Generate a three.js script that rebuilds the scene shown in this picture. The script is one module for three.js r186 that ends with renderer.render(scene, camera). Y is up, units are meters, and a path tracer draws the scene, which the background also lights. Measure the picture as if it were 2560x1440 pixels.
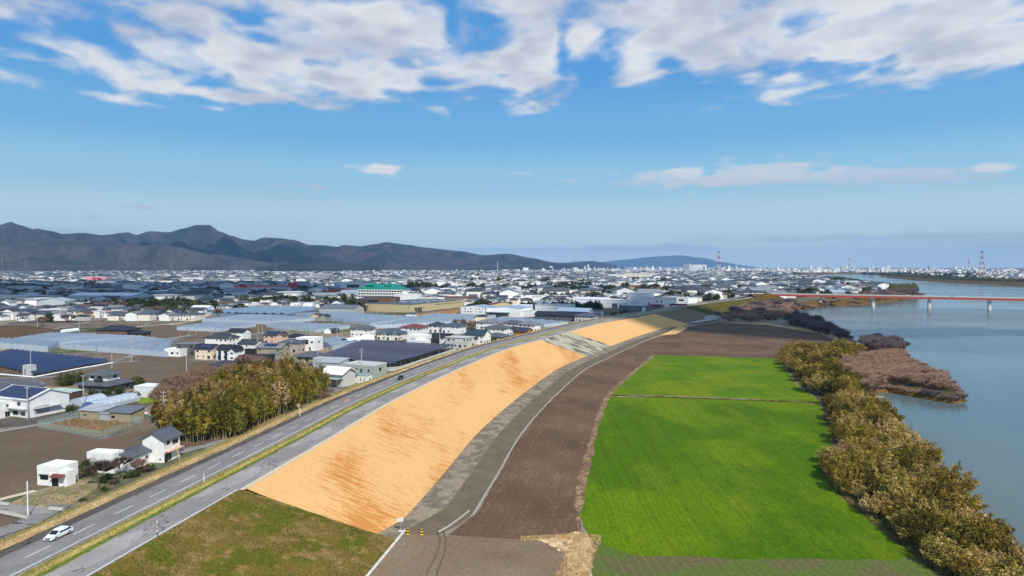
import * as THREE from 'three';

// ---------------------------------------------------------------- camera, sky, sun, exposure
// metres; the flood plain is y = 0, the levee crest y = 9, the town y = 6, the river y = -2
const scene = new THREE.Scene();
const camera = new THREE.PerspectiveCamera(45.74, 1024 / 576, 0.5, 120000);
camera.position.set(0, 57, 0);
camera.rotation.x = -0.03221;
const renderer = new THREE.WebGLRenderer({ antialias: true });
renderer.toneMapping = THREE.LinearToneMapping;
renderer.toneMappingExposure = 1.0;
renderer.shadowMap.enabled = true;
const SUN = new THREE.Vector3(0.30, 0.68, 0.67).normalize();
const sun = new THREE.DirectionalLight(new THREE.Color(1.0, 0.955, 0.88), 4.3);
sun.position.copy(SUN).multiplyScalar(3000);
sun.castShadow = true; sun.shadow.radius = 1.0;
Object.assign(sun.shadow.camera, { left: -1500, right: 1500, top: 1500, bottom: -1500, near: 1, far: 9000 });
sun.shadow.mapSize.set(4096, 4096);
scene.add(sun);
scene.fog = new THREE.FogExp2(new THREE.Color(0.32, 0.59, 0.95), 0.000046);

// ---------------------------------------------------------------- noise and random numbers
function rng(seed) { let a = seed >>> 0; return () => { a = (a + 0x6D2B79F5) >>> 0; let t = a; t = Math.imul(t ^ (t >>> 15), t | 1); t ^= t + Math.imul(t ^ (t >>> 7), t | 61); return ((t ^ (t >>> 14)) >>> 0) / 4294967296; }; }
const NT = new Float32Array(65536); { const r = rng(7); for (let i = 0; i < 65536; i++) NT[i] = r(); }
const hash = (x, y, s) => NT[(Math.imul(x, 1619) + Math.imul(y, 31337) + Math.imul(s, 6971)) & 65535];
function vn(x, y, px = 0, py = 0, s = 0) {            // value noise, with period px, py when given
  let xi = Math.floor(x), yi = Math.floor(y); const fx = x - xi, fy = y - yi;
  const u = fx * fx * (3 - 2 * fx), v = fy * fy * (3 - 2 * fy);
  let x1 = xi + 1, y1 = yi + 1;
  if (px) { xi = ((xi % px) + px) % px; x1 = ((x1 % px) + px) % px; }
  if (py) { yi = ((yi % py) + py) % py; y1 = ((y1 % py) + py) % py; }
  const a = hash(xi, yi, s), b = hash(x1, yi, s), c = hash(xi, y1, s), d = hash(x1, y1, s);
  return a + (b - a) * u + (c - a + (a - b - c + d) * u) * v;
}
function fbm(x, y, oct = 4, px = 0, py = 0, s = 0) { let a = 0.5, t = 0, n = 0; for (let i = 0; i < oct; i++) { t += a * vn(x, y, px, py, s + i); n += a; x *= 2; y *= 2; px *= 2; py *= 2; a *= 0.5; } return t / n; }
const sm = (a, b, x) => { const t = Math.min(1, Math.max(0, (x - a) / (b - a))); return t * t * (3 - 2 * t); };
const lerp = (a, b, t) => a + (b - a) * t;
const mix3 = (a, b, t) => [lerp(a[0], b[0], t), lerp(a[1], b[1], t), lerp(a[2], b[2], t)];
const D2R = Math.PI / 180;

// ---------------------------------------------------------------- sky: clear air and a broken layer of cloud, azimuth 0 is north (-z)
{
  const W = 4096, H = 2048, data = new Float32Array(W * H * 4);
  // banks of the layer: azimuth, elevation, half widths in degrees, weight
  const px = 30 / 1024;                                   // about one degree per 34 px near the middle
  const B = [
    [-21.52, 15.80, 360, 105, .38], [-19.21, 13.26, 250, 45, .30], [-28.87, 13.43, 120, 75, .24], [-34.57, 15.96, 70, 45, .18], [-25.64, 18.85, 160, 40, .26], [-18.55, 19.19, 120, 60, .26],
    [-10.50, 17.83, 220, 115, .42], [-9.23, 15.82, 110, 50, .25], [-3.98, 15.37, 80, 60, .22], [1.33, 17.52, 150, 110, .42], [-0.99, 20.45, 260, 40, .32], [10.51, 16.36, 90, 70, .34],
    [17.37, 17.91, 260, 90, .42], [26.76, 15.74, 330, 95, .40], [34.13, 15.41, 220, 110, .42], [-33.28, 11.79, 130, 24, .16], [-26.30, 11.20, 80, 30, .15], [-3.82, 13.36, 45, 16, .16],
    [13.65, 20.20, 500, 50, .34], [30.54, 18.06, 400, 60, .36], [-15.59, 12.46, 90, 18, .18],
    [-24.18, 16.76, 80, 40, -.28], [4.14, 17.48, 26, 80, -.42], [-4.96, 19.52, 22, 50, -.30], [6.45, 15.77, 60, 45, -.40], [-16.60, 18.26, 34, 60, -.16], [26.76, 15.52, 32, 12, -.32], [17.41, 13.69, 200, 14, -.2],
    [-32.01, 16.53, 60, 30, -.20], [-1.00, 13.86, 120, 20, -.18], [18.58, 16.66, 28, 20, -.18], [33.41, 17.04, 130, 8, -.12],
  ].map(([a, e, rx, ry, w]) => [a, e, rx * px, ry * px, w]);
  const S = [   // small low clouds: azimuth, elevation, half widths, density, brightness
    [-10.73, 7.85, 46, 15, 1.2, .9], [-18.99, 6.26, 34, 5, .5, .2], [-16.72, 6.43, 30, 4, .4, .2], [-15.64, 6.18, 30, 5, .45, .2], [-28.11, 4.30, 28, 8, .55, .2], [-29.32, 4.31, 18, 5, .4, .2], [-31.28, 3.48, 18, 4, .3, .2],
    [18.39, 6.87, 330, 20, .85, .5], [14.39, 7.52, 52, 15, .9, .85], [19.87, 7.49, 150, 18, .7, .6], [27.69, 6.62, 260, 14, .7, .4], [26.36, 7.14, 80, 12, .5, .6], [34.97, 6.64, 60, 12, .9, .85], [31.96, 6.15, 280, 9, .6, .3], [4.50, 7.02, 36, 5, .5, .25], [9.28, 6.73, 60, 6, .5, .3], [-1.67, 6.71, 40, 3, .3, .2],
    [29.56, 2.07, 430, 9, .42, .0], [35.51, 1.77, 300, 18, .3, .0], [22.26, 2.01, 140, 7, .35, .0], [13.17, 1.63, 60, 7, .7, .75], [10.60, 1.42, 200, 9, .5, .25], [2.35, 1.31, 200, 8, .35, .3], [-35.05, 2.55, 160, 7, .35, .2], [-31.05, 2.49, 120, 5, .3, .2],
  ].map(([a, e, rx, ry, w, b]) => [a, e, rx * px, ry * px, w, b]);
  const stops = [[0, [.84, .92, .90]], [1.2, [.78, .89, .88]], [3.5, [.58, .77, .83]], [7, [.33, .61, .81]], [11, [.175, .455, .78]], [16, [.10, .345, .74]], [24, [.08, .30, .69]], [45, [.07, .25, .60]], [90, [.055, .20, .52]]];
  for (let j = 0; j < H; j++) {
    const el = ((j + .5) / H - .5) * 180;
    let base = stops[0][1];
    for (let k = 0; k < stops.length - 1; k++) if (el >= stops[k][0]) base = mix3(stops[k][1], stops[k + 1][1], sm(stops[k][0], stops[k + 1][0], el));
    const t = 1 / Math.tan(Math.max(el + 2.2, 2.2) * D2R);
    for (let i = 0; i < W; i++) {
      const o = (j * W + i) * 4; data[o + 3] = 1;
      let c = base;
      if (el > 0) {
        let az = ((i + .5) / W - .25) * 360; if (az > 180) az -= 360;
        const X = Math.sin(az * D2R) * t, Z = Math.cos(az * D2R) * t;
        const view = sm(52, 42, Math.abs(az)) * sm(34, 25, el);
        let n = 0;
        if (el > 7) { const wx = fbm(X * 2 + 50, Z * 2, 3, 0, 0, 91) - .5, wz = fbm(X * 2, Z * 2 + 70, 3, 0, 0, 95) - .5; n = fbm(X * 5.2 + 11 + 1.2 * wx, Z * 4.0 + 5 + 1.2 * wz, 7, 0, 0, 3); n = .5 + (n - .5) * 1.2; }
        let bias = -.02 + .5 * (vn(X * 0.9 + 3, Z * .9 + 8, 0, 0, 40) - .5), d = 0, br = 0;
        bias -= .6 * sm(15, 9, el);
        if (view > 0) {
          let b = -.12 - .5 * sm(13.5, 10.5, el);
          for (const q of B) { const u = (az - q[0]) / q[2], v = (el - q[1]) / q[3], r = u * u + v * v; if (r < 4) b += q[4] * Math.exp(-r * 1.1); }
          b = Math.min(b, .18 + .13 * sm(2, 12, az)); 
          bias = lerp(bias, b, view);
        }
        if (el > 7) {
          d = sm(.35, .82, n + bias); d = d * (1.12 - .12 * d);
          const l = fbm(X * 2.3 + 31, Z * 2.0 + 12, 4, 0, 0, 21), e = fbm(X * 6 + 3, Z * 5, 3, 0, 0, 55);
          br = sm(.32, .68, l * .6 + e * .4) * .95 + .3 * sm(.5, .66, n + bias) - .30 * sm(.70, .92, n + bias) - .05;
        }
        if (el < 13) {
          let ds = 0, bs = 0, wn = 0;
          const m = fbm(az * .75, el * 2.6, 5, 0, 0, 71) - .5;
          for (const q of S) { const u = (az - q[0]) / q[2], v = (el - q[1]) / q[3] + .25 * u * u * 0, r = u * u + v * v; if (r < 6) { const g = q[4] * sm(.12, .75, Math.exp(-r) + m * 1.15 * Math.min(1, 1.4 - .0 * r)); ds = Math.max(ds, g); bs += g * (q[5] + .5 * Math.max(0, v) * .4); wn += g; } }
          if (ds > d) { d = Math.min(1, ds); br = wn ? bs / wn : 0; }
        }
        if (d > 0) {
          const k = Math.max(0, Math.min(1, br));
          let col = mix3([.47, .515, .64], [.80, .82, .85], k);
          if (el < 5.5) col = mix3([.36, .50, .66], col, sm(0, 5.5, el) * .75 + .1 * k);
          c = mix3(base, col, Math.min(.97, d));
        }
      }
      data[o] = c[0]; data[o + 1] = c[1]; data[o + 2] = c[2];
    }
  }
  const sky = new THREE.DataTexture(data, W, H, THREE.RGBAFormat, THREE.FloatType);
  sky.mapping = THREE.EquirectangularReflectionMapping; sky.magFilter = THREE.LinearFilter; sky.needsUpdate = true;
  scene.background = sky; scene.environment = sky;
}

// ---------------------------------------------------------------- helpers
const used = new Map();
function numbered(n) { const k = used.get(n) || 0; used.set(n, k + 1); return k ? n + '_' + String(k).padStart(3, '0') : n; }
function top(o, name, label, category, group, kind) { o.name = numbered(name); o.userData = { label, category }; if (group) o.userData.group = group; if (kind) o.userData.kind = kind; scene.add(o); return o; }
function groupAt(name, label, category, x, y, z, heading = 0, group) { const g = new THREE.Group(); g.position.set(x, y, z); g.rotation.y = -heading * D2R; return top(g, name, label, category, group); }
const V = (x, y, z) => [x, y, z];
class MB {                                             // collects triangles; uv in metres along each face
  constructor() { this.p = []; this.c = []; this.col = null; }
  tri(a, b, c) { this.p.push(a[0], a[1], a[2], b[0], b[1], b[2], c[0], c[1], c[2]); if (this.col) for (let i = 0; i < 3; i++) this.c.push(...this.col); return this; }
  quad(a, b, c, d) { this.tri(a, b, c); this.tri(a, c, d); return this; }
  box(x0, y0, z0, x1, y1, z1, bottom = true) {
    const a = V(x0, y0, z1), b = V(x1, y0, z1), c = V(x1, y1, z1), d = V(x0, y1, z1), e = V(x0, y0, z0), f = V(x1, y0, z0), g = V(x1, y1, z0), h = V(x0, y1, z0);
    this.quad(a, b, c, d).quad(b, f, g, c).quad(f, e, h, g).quad(e, a, d, h).quad(d, c, g, h); if (bottom) this.quad(e, f, b, a); return this;
  }
  cbox(cx, y0, cz, w, h, d) { return this.box(cx - w / 2, y0, cz - d / 2, cx + w / 2, y0 + h, cz + d / 2); }
  bar(p, q, r0, r1 = r0, n = 5) {                      // tapered round bar
    const dx = q[0] - p[0], dy = q[1] - p[1], dz = q[2] - p[2], L = Math.hypot(dx, dy, dz) || 1, t = [dx / L, dy / L, dz / L];
    let u = Math.abs(t[1]) > .9 ? [1, 0, 0] : [t[2], 0, -t[0]]; const ul = Math.hypot(...u); u = u.map(k => k / ul);
    const w = [t[1] * u[2] - t[2] * u[1], t[2] * u[0] - t[0] * u[2], t[0] * u[1] - t[1] * u[0]];
    const ring = (c, r, i) => { const a = i / n * Math.PI * 2, x = Math.cos(a) * r, y = Math.sin(a) * r; return [c[0] + u[0] * x + w[0] * y, c[1] + u[1] * x + w[1] * y, c[2] + u[2] * x + w[2] * y]; };
    for (let i = 0; i < n; i++) this.quad(ring(p, r0, i), ring(q, r1, i), ring(q, r1, i + 1), ring(p, r0, i + 1)).tri(q, ring(q, r1, i + 1), ring(q, r1, i));
    return this;
  }
  geo() {
    const g = new THREE.BufferGeometry(), n = this.p.length / 3, P = new Float32Array(this.p), N = new Float32Array(n * 3), U = new Float32Array(n * 2);
    for (let i = 0; i < n; i += 3) {
      const k = i * 3, ax = P[k + 3] - P[k], ay = P[k + 4] - P[k + 1], az = P[k + 5] - P[k + 2], bx = P[k + 6] - P[k], by = P[k + 7] - P[k + 1], bz = P[k + 8] - P[k + 2];
      let nx = ay * bz - az * by, ny = az * bx - ax * bz, nz = ax * by - ay * bx; const l = Math.hypot(nx, ny, nz) || 1; nx /= l; ny /= l; nz /= l;
      const hl = Math.hypot(nx, nz); let u = [1, 0, 0], v = [0, 0, -1];
      if (hl > .02) { u = [nz / hl, 0, -nx / hl]; v = [ny * u[2] - nz * u[1], nz * u[0] - nx * u[2], nx * u[1] - ny * u[0]]; }
      for (let j = 0; j < 3; j++) { const q = k + j * 3; N[q] = nx; N[q + 1] = ny; N[q + 2] = nz; U[(i + j) * 2] = P[q] * u[0] + P[q + 1] * u[1] + P[q + 2] * u[2]; U[(i + j) * 2 + 1] = P[q] * v[0] + P[q + 1] * v[1] + P[q + 2] * v[2]; }
    }
    g.setAttribute('position', new THREE.BufferAttribute(P, 3)); g.setAttribute('normal', new THREE.BufferAttribute(N, 3)); g.setAttribute('uv', new THREE.BufferAttribute(U, 2));
    if (this.c.length) g.setAttribute('color', new THREE.BufferAttribute(new Float32Array(this.c), 3));
    return g;
  }
  mesh(name, mat, parent) { const m = new THREE.Mesh(this.geo(), mat); m.name = name; if (parent) parent.add(m); return m; }
}
const lin = h => { const c = new THREE.Color(h); return [c.r, c.g, c.b]; };

// ---------------------------------------------------------------- textures
function tex(w, h, fn, rx = 1, ry = 1, srgb = true) {
  const d = new Uint8Array(w * h * 4);
  for (let y = 0; y < h; y++) for (let x = 0; x < w; x++) { const c = fn((x + .5) / w, (y + .5) / h), o = (y * w + x) * 4; d[o] = Math.max(0, Math.min(255, c[0])); d[o + 1] = Math.max(0, Math.min(255, c[1])); d[o + 2] = Math.max(0, Math.min(255, c[2])); d[o + 3] = 255; }
  const t = new THREE.DataTexture(d, w, h); t.magFilter = THREE.LinearFilter; t.minFilter = THREE.LinearFilter; t.wrapS = t.wrapT = THREE.RepeatWrapping; t.repeat.set(rx, ry); if (srgb) t.colorSpace = THREE.SRGBColorSpace; t.needsUpdate = true; return t;
}
const mul = (c, k) => [c[0] * k, c[1] * k, c[2] * k];
const std = (o) => { const m = { roughness: .9, metalness: 0, side: THREE.DoubleSide, ...o }; return m.roughness >= .9 ? new THREE.MeshPhysicalMaterial({ specularIntensity: .2, ...m }) : new THREE.MeshStandardMaterial(m); };
// grain shared by plain painted and metal surfaces: 8 m tile, weathering flecks
const grain = tex(512, 512, (u, v) => { const n = fbm(u * 8, v * 8, 5, 8, 8, 1), f = fbm(u * 64, v * 64, 2, 64, 64, 9); const k = 246 + 14 * (n - .5) * 2 + 14 * (f - .5); return [k, k, k - 2]; }, 1 / 8, 1 / 8);
const cladding = tex(256, 256, (u, v) => { const s = Math.abs(((u * 16) % 1) - .5) < .44 ? 1 : .93, n = fbm(u * 8, v * 8, 4, 8, 8, 4); const k = (240 + 24 * (n - .5)) * s; return [k, k, k]; }, 1 / 6, 1 / 6);
const tileTex = tex(256, 256, (u, v) => { const n = fbm(u * 32, v * 32, 3, 32, 32, 14), h = hash(Math.floor(u * 32), Math.floor(v * 32), 5), b = fbm(u * 4, v * 4, 3, 4, 4, 8); const k = 205 + 30 * (n - .5) + 34 * (h - .5) + 40 * (b - .5); return [k, k, k]; }, 1 / 8, 1 / 8);
const tileBump = tex(256, 256, (u, v) => { const a = Math.abs(Math.sin(u * 32 * Math.PI)), b = (v * 32) % 1; const k = 110 * a + 110 * b; return [k, k, k]; }, 1 / 8, 1 / 8, false);
const paint = (hex, o = {}) => std({ color: hex, map: grain, roughness: .8, ...o });
const clad = (hex, o = {}) => std({ color: hex, map: cladding, roughness: .6, ...o });
const tiled = (hex, o = {}) => std({ color: hex, map: tileTex, bumpMap: tileBump, bumpScale: .05, roughness: .55, ...o });
const M = {
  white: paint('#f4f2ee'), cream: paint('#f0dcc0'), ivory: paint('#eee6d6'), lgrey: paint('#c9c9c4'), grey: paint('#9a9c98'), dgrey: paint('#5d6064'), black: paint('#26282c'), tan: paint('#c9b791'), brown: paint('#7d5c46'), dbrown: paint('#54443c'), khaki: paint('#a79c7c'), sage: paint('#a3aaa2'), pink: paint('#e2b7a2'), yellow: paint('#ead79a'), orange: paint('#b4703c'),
  cwhite: clad('#f2f2f0'), cgrey: clad('#b9bcbb'), cdark: clad('#6f757b'), ctan: clad('#d3c193'), cblue: clad('#9fb4c6'), csteel: clad('#cfd5d9', { roughness: .45, metalness: .2 }),
  rgrey: tiled('#6f7378'), rdark: tiled('#4a4d53'), rblack: tiled('#2f3238'), rblue: tiled('#5f6d7b'), rteal: tiled('#3b515c'), rbrown: tiled('#7a5a4e'), rred: tiled('#96534a'), rlight: tiled('#9a9b9a'), rsilver: clad('#b4b9bd'),
  white2: clad('#f0f0ee', { roughness: .5 }), glass: std({ color: '#1c2329', roughness: .12 }), frame: std({ color: '#c8c8c6', roughness: .4 }), dframe: std({ color: '#3a3c3e', roughness: .5 }),
  panel: std({ color: '#2a3352', roughness: .4 }), panelg: std({ color: '#4c4a58', roughness: .6 }), pframe: std({ color: '#8f949b', roughness: .4, metalness: .5 }),
  concrete: paint('#b3aea4', { roughness: .95 }), pole: paint('#bdb9b2'), steel: std({ color: '#a9acae', roughness: .45, metalness: .4 }), door: paint('#6d6f70'),
};

// ---------------------------------------------------------------- the levee: a centre line (the dashed road line) and strips beside it
const CP = [[-128, -170], [-110, -70], [-96.5, 10], [-80.1, 111], [-73.5, 150.5], [-66.9, 190], [-59.8, 236], [-52, 273], [-40.2, 321], [-18.7, 396], [6, 456], [36.5, 527], [60, 577], [106, 664], [150, 737], [204, 830], [254, 905], [319, 990], [352, 1023], [392, 1046]];
const curve = new THREE.CatmullRomCurve3(CP.map(([x, f]) => new THREE.Vector3(x, 0, -f)), false, 'centripetal');
const CL = []; { const N = 420, pts = curve.getSpacedPoints(N); let s = 0; for (let i = 0; i <= N; i++) { const a = pts[Math.max(0, i - 2)], b = pts[Math.min(N, i + 2)], L = Math.hypot(b.x - a.x, b.z - a.z); if (i) s += pts[i].distanceTo(pts[i - 1]); CL.push({ x: pts[i].x, z: pts[i].z, tx: (b.x - a.x) / L, tz: (b.z - a.z) / L, s }); } }
const sOf = f => { for (let i = 0; i < CL.length - 1; i++) if (-CL[i + 1].z >= f) return lerp(CL[i].s, CL[i + 1].s, (f + CL[i].z) / (-CL[i + 1].z + CL[i].z)); return CL[CL.length - 1].s; };
function at(s, o) { let lo = 0, hi = CL.length - 1; while (hi - lo > 1) { const m = (lo + hi) >> 1; if (CL[m].s <= s) lo = m; else hi = m; } const a = CL[lo], b = CL[hi], t = Math.max(0, Math.min(1, (s - a.s) / (b.s - a.s))); const tx = lerp(a.tx, b.tx, t), tz = lerp(a.tz, b.tz, t), l = Math.hypot(tx, tz); return [lerp(a.x, b.x, t) - tz / l * o, lerp(a.z, b.z, t) + tx / l * o]; }
const levOff = (x, z) => { let best = 1e9, o = 0, s = 0; for (let i = 0; i < CL.length; i += 2) { const d = (x - CL[i].x) ** 2 + (z - CL[i].z) ** 2; if (d < best) { best = d; o = (x - CL[i].x) * -CL[i].tz + (z - CL[i].z) * CL[i].tx; s = CL[i].s; } } return [o, s, Math.sqrt(best)]; };
const num = (f, s) => typeof f === 'function' ? f(s) : f;
const sEnd = CL[CL.length - 1].s;
const lift = s => 5.5 * sm(sEnd - 120, sEnd - 6, s);      // the road climbs to the bridge
// a sheet between two offsets; uv = (metres along, metres across) or 0..1 across when fit
function strip(o0, o1, y0, y1, s0, s1, { step = 4, cols = 1, fit = false, rough = 0 } = {}) {
  const n = Math.max(1, Math.ceil((s1 - s0) / step)), P = [], U = [], I = [];
  for (let i = 0; i <= n; i++) {
    const s = lerp(s0, s1, i / n), a = num(o0, s), b = num(o1, s);
    for (let j = 0; j <= cols; j++) { const t = j / cols, o = lerp(a, b, t), q = at(s, o); P.push(q[0], lerp(num(y0, s), num(y1, s), t) + (rough && j > 0 && j < cols ? rough * (fbm(s * .3, o * .3, 3, 0, 0, 77) - .5) : 0), q[1]); U.push(fit ? (s - s0) / (s1 - s0) : s, fit ? t : o); }
  }
  for (let i = 0; i < n; i++) for (let j = 0; j < cols; j++) { const k = i * (cols + 1) + j, l = k + cols + 1; I.push(k, k + 1, l, k + 1, l + 1, l); }
  const g = new THREE.BufferGeometry(); g.setAttribute('position', new THREE.Float32BufferAttribute(P, 3)); g.setAttribute('uv', new THREE.Float32BufferAttribute(U, 2)); g.setIndex(I); g.computeVertexNormals(); return g;
}
const setting = (name, label, category, geo, mat) => top(new THREE.Mesh(geo, mat), name, label, category, null, 'structure');
const wob = (a, f, sd) => s => a + f * (fbm(s * .22, sd * 3.7, 3, 0, 0, sd) - .5) * 2;

const asphalt = tex(1024, 1024, (u, v) => {             // 40 m tile: aggregate, faded lanes, fine cracks, patches
  const n = fbm(u * 10, v * 10, 4, 10, 10, 2), f = fbm(u * 256, v * 256, 2, 256, 256, 6), cr = Math.abs(fbm(u * 12 + .3 * n, v * 12, 4, 12, 12, 31) - .5);
  let k = 136 + 34 * (n - .5) + 26 * (f - .5); if (cr < .006 && fbm(u * 4, v * 4, 2, 4, 4, 33) > .52) k *= .78; return [k * 1.0, k * .965, k * .925];
}, 1 / 40, 1 / 40);
const serviceTex = tex(1024, 1024, (u, v) => {
  const n = fbm(u * 6, v * 6, 5, 6, 6, 12), f = fbm(u * 200, v * 200, 2, 200, 200, 6), p = fbm(u * 3, v * 14, 4, 3, 14, 44), cr = Math.abs(fbm(u * 5, v * 16, 5, 5, 16, 35) - .5);
  let k = 147 + 40 * (n - .5) + 26 * (f - .5); if (p > .66) k += 16; if (cr < .012 && n > .45) k *= .66; return [k * 1.0, k * .955, k * .91];
}, 1 / 40, 1 / 40);
const soilTex = (a, b, rows, seed, straw) => tex(1024, 1024, (u, v) => {   // 60 m tile
  const n = fbm(u * 5, v * 5, 5, 5, 5, seed), f = fbm(u * 220, v * 220, 2, 220, 220, seed + 3), r = rows ? .5 + .5 * Math.sin(u * rows * Math.PI * 2 + 2.0 * fbm(v * 4, u * 8, 3, 4, 8, seed + 9)) : .5, st = .6 * fbm(u * 26, v * 5, 4, 26, 5, seed + 5) + .4 * fbm(u * 90, v * 60, 2, 90, 60, seed + 6);
  let c = mix3(a, b, Math.max(0, Math.min(1, n * 1.5 - .25 + .16 * (r - .5)))); c = mul(c, .86 + .28 * f); if (straw) c = mix3(c, [176, 142, 110], straw * sm(.54, .72, st) * sm(.42, .6, f)); return c;
}, 1 / 60, 1 / 60);
const grassTex = (cols, seed, tile = 30) => tex(1024, 1024, (u, v) => {
  const n = fbm(u * 7, v * 7, 5, 7, 7, seed), m = fbm(u * 16 + 5, v * 16, 4, 16, 16, seed + 4), f = fbm(u * 180, v * 180, 3, 180, 180, seed + 8);
  let c = mix3(cols[0], cols[1], sm(.36, .64, n)); c = mix3(c, cols[2], sm(.52, .68, m)); return mul(c, .66 + .68 * f);
}, 1 / tile, 1 / tile);
const T = {
  dry: grassTex([[206, 176, 124], [186, 158, 108], [166, 142, 98]], 3), verge: grassTex([[152, 134, 86], [126, 122, 62], [178, 154, 102]], 8), bank: grassTex([[116, 98, 46], [92, 94, 28], [138, 112, 66]], 13, 34),
  dirt: soilTex([140, 124, 106], [158, 146, 128], 0, 21, 0), gravel: soilTex([112, 106, 98], [134, 126, 116], 0, 27, 0), brown: soilTex([92, 73, 55], [119, 94, 72], 34, 41, .4), soil: soilTex([104, 88, 70], [118, 101, 82], 30, 47, .0),
};
const MT = {
  asphalt: std({ map: asphalt, roughness: .92 }), service: std({ map: serviceTex, roughness: .95 }), gravel: std({ map: T.gravel, roughness: 1 }), dry: std({ map: T.dry, roughness: 1 }), verge: std({ map: T.verge, roughness: 1 }), bank: std({ map: T.bank, roughness: 1 }), dirt: std({ map: T.dirt, roughness: 1 }), brown: std({ map: T.brown, roughness: 1 }), soil: std({ map: T.soil, roughness: 1 }),
  line: paint('#f3f2ee', { roughness: .7 }), strip: paint('#d8c8ac', { roughness: 1 }),
};
const s0 = sOf(-160), sG = sOf(148.5), sO = sOf(448), sGr = sOf(504), sO2 = sOf(694), sF = sEnd;
setting('land_slope', 'rough olive grass slope between the road shoulder and the town side ground', 'grass slope', strip(s => -17 - 3 * sm(sOf(120), sOf(260), s), wob(-9.6, .5, 5), 5.9, 8.72, s0, sF, { cols: 4, rough: .3 }), MT.verge);
setting('dry_grass_verge', 'pale straw coloured strip of dry grass along the left road shoulder', 'dry grass', strip(wob(-9.8, .5, 5), wob(-6.5, .5, 9), 8.7, 8.98, s0, sOf(700), { step: 1.5, cols: 3, rough: .25 }), MT.dry);
setting('gravel_shoulder', 'dark worn asphalt shoulder left of the two lane road', 'shoulder', strip(-7.4, -3.7, 8.9, 8.985, s0, sF, { cols: 2 }), std({ map: serviceTex, color: '#a8a29c', roughness: 1 }));
const road = setting('levee_road', 'two lane grey asphalt road along the top of the levee', 'road', strip(-3.9, 4.6, s => 9.02 + lift(s), s => 9.02 + lift(s), s0, sF, { cols: 2 }), MT.asphalt);
const med = setting('median_grass', 'narrow grass median with yellow and green bands between road and service lane', 'grass strip', strip(wob(4.5, .2, 21), wob(8.4, .35, 23), s => 9.04 + lift(s), 9.04, s0, sOf(900), { step: 1.5, cols: 6, rough: .35 }), std({ map: tex(1024, 256, (u, v) => { const f = fbm(u * 500, v * 30, 3, 500, 30, 3), n = fbm(u * 60, v * 4, 4, 60, 4, 6); const y = .52 + .16 * (n - .5); let c = mix3([146, 130, 78], [186, 166, 98], sm(.24, .1, Math.abs(v - y))); c = mix3(c, [96, 116, 44], sm(y + .14, y + .26, v + .25 * (n - .5))); c = mix3(c, [120, 126, 60], sm(.6, .7, n) * .6); return mul(c, .62 + .76 * f); }, 1 / 300, 1 / 3.9), roughness: 1 }));
{ const uv = med.geometry.attributes.uv; for (let i = 0; i < uv.count; i++) uv.setY(i, uv.getY(i) - 4.5); }
setting('service_lane', 'patched grey asphalt service lane along the river side of the levee crest', 'road', strip(8.2, 15.6, s => 8.995 + .6 * lift(s), s => 8.99 + .4 * lift(s), s0, sF, { cols: 2 }), MT.service);
for (let s = sOf(120.7) - 60; s < sOf(520); s += 10) { const m = new THREE.Mesh(strip(-.085, .085, 9.03, 9.03, s, s + 5.1, { step: 5 }), MT.line); m.name = 'lane_dash'; road.add(m); }
{
  const m1 = new THREE.Mesh(strip(3.36, 3.56, s => 9.03 + lift(s), s => 9.03 + lift(s), s0, sF), MT.line); m1.name = 'edge_line'; road.add(m1);
  const m2 = new THREE.Mesh(strip(-3.5, -3.32, 9.03, 9.03, sOf(285), sOf(345)), MT.line); m2.name = 'edge_line'; road.add(m2);
}
setting('white_edge_line', 'thin white painted line along the river side edge of the service lane', 'road marking', strip(15.0, 15.22, 9.0, 9.0, s0, sG - .5), MT.line);
setting('concrete_edging', 'pale concrete edging strip along the top of the orange slope', 'edging', strip(wob(15.5, .12, 31), wob(16.9, .3, 33), 9.04, 9.05, sG - 1, sO2, { step: 1.5 }), MT.strip);
// river side slopes
const toe = s => 48.3 - 3.6 * sm(sG + 14, sG - 2, s);
const yToe = .12;
setting('grass_bank', 'green and brown grass bank at the near end of the levee slope', 'grass bank', strip(wob(15.3, .25, 37), 51, 9.0, s => -.02, s0, sG, { step: 1.5, cols: 30, rough: .55 }), MT.bank);
const matTex = (seed, streak) => tex(2048, 512, (u, v) => {      // woven fibre mat; u = 320 m along, v = across the slope from crest to toe
  const k = u * 300, w = fbm(k * 1.7, v * 46, 3, 0, 0, seed) * .5 + .5 * vn(k * 3.3, v * 100, 0, 0, seed + 1), p = fbm(k * .05 + 2.2 * v, v * 2.2 + .3, 4, 0, 0, seed + 4), q = fbm(k * 3 + 15 * v, v * 8, 5, 0, 0, seed + 7), q2 = fbm(k * 7 + 36 * v, v * 26, 3, 0, 0, seed + 17), edge = sm(.62, 1, v) * .10 - sm(.25, 0, v) * .14;
  let c = mix3([221, 169, 104], [233, 187, 125], w); const d = sm(.49, .66, q * .5 + q2 * .34 + (p - .5) * .5 + .07 + edge * .5) * streak;
  c = mix3(c, [204, 138, 72], d * .85); c = mix3(c, [196, 122, 58], sm(.8, 1, d) * .5 * streak); return mul(c, .93 + .14 * hash(Math.floor(u * 2048), Math.floor(v * 512), 3));
});
const mat1 = matTex(61, 1), mat2 = matTex(87, .25);
setting('erosion_mat_slope', 'long orange woven erosion control mat covering the levee slope', 'slope mat', strip(16.7, toe, 9.03, s => yToe, sG, sO, { step: 2, cols: 16, rough: .14, fit: true }), std({ map: mat1, roughness: 1 }));
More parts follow.
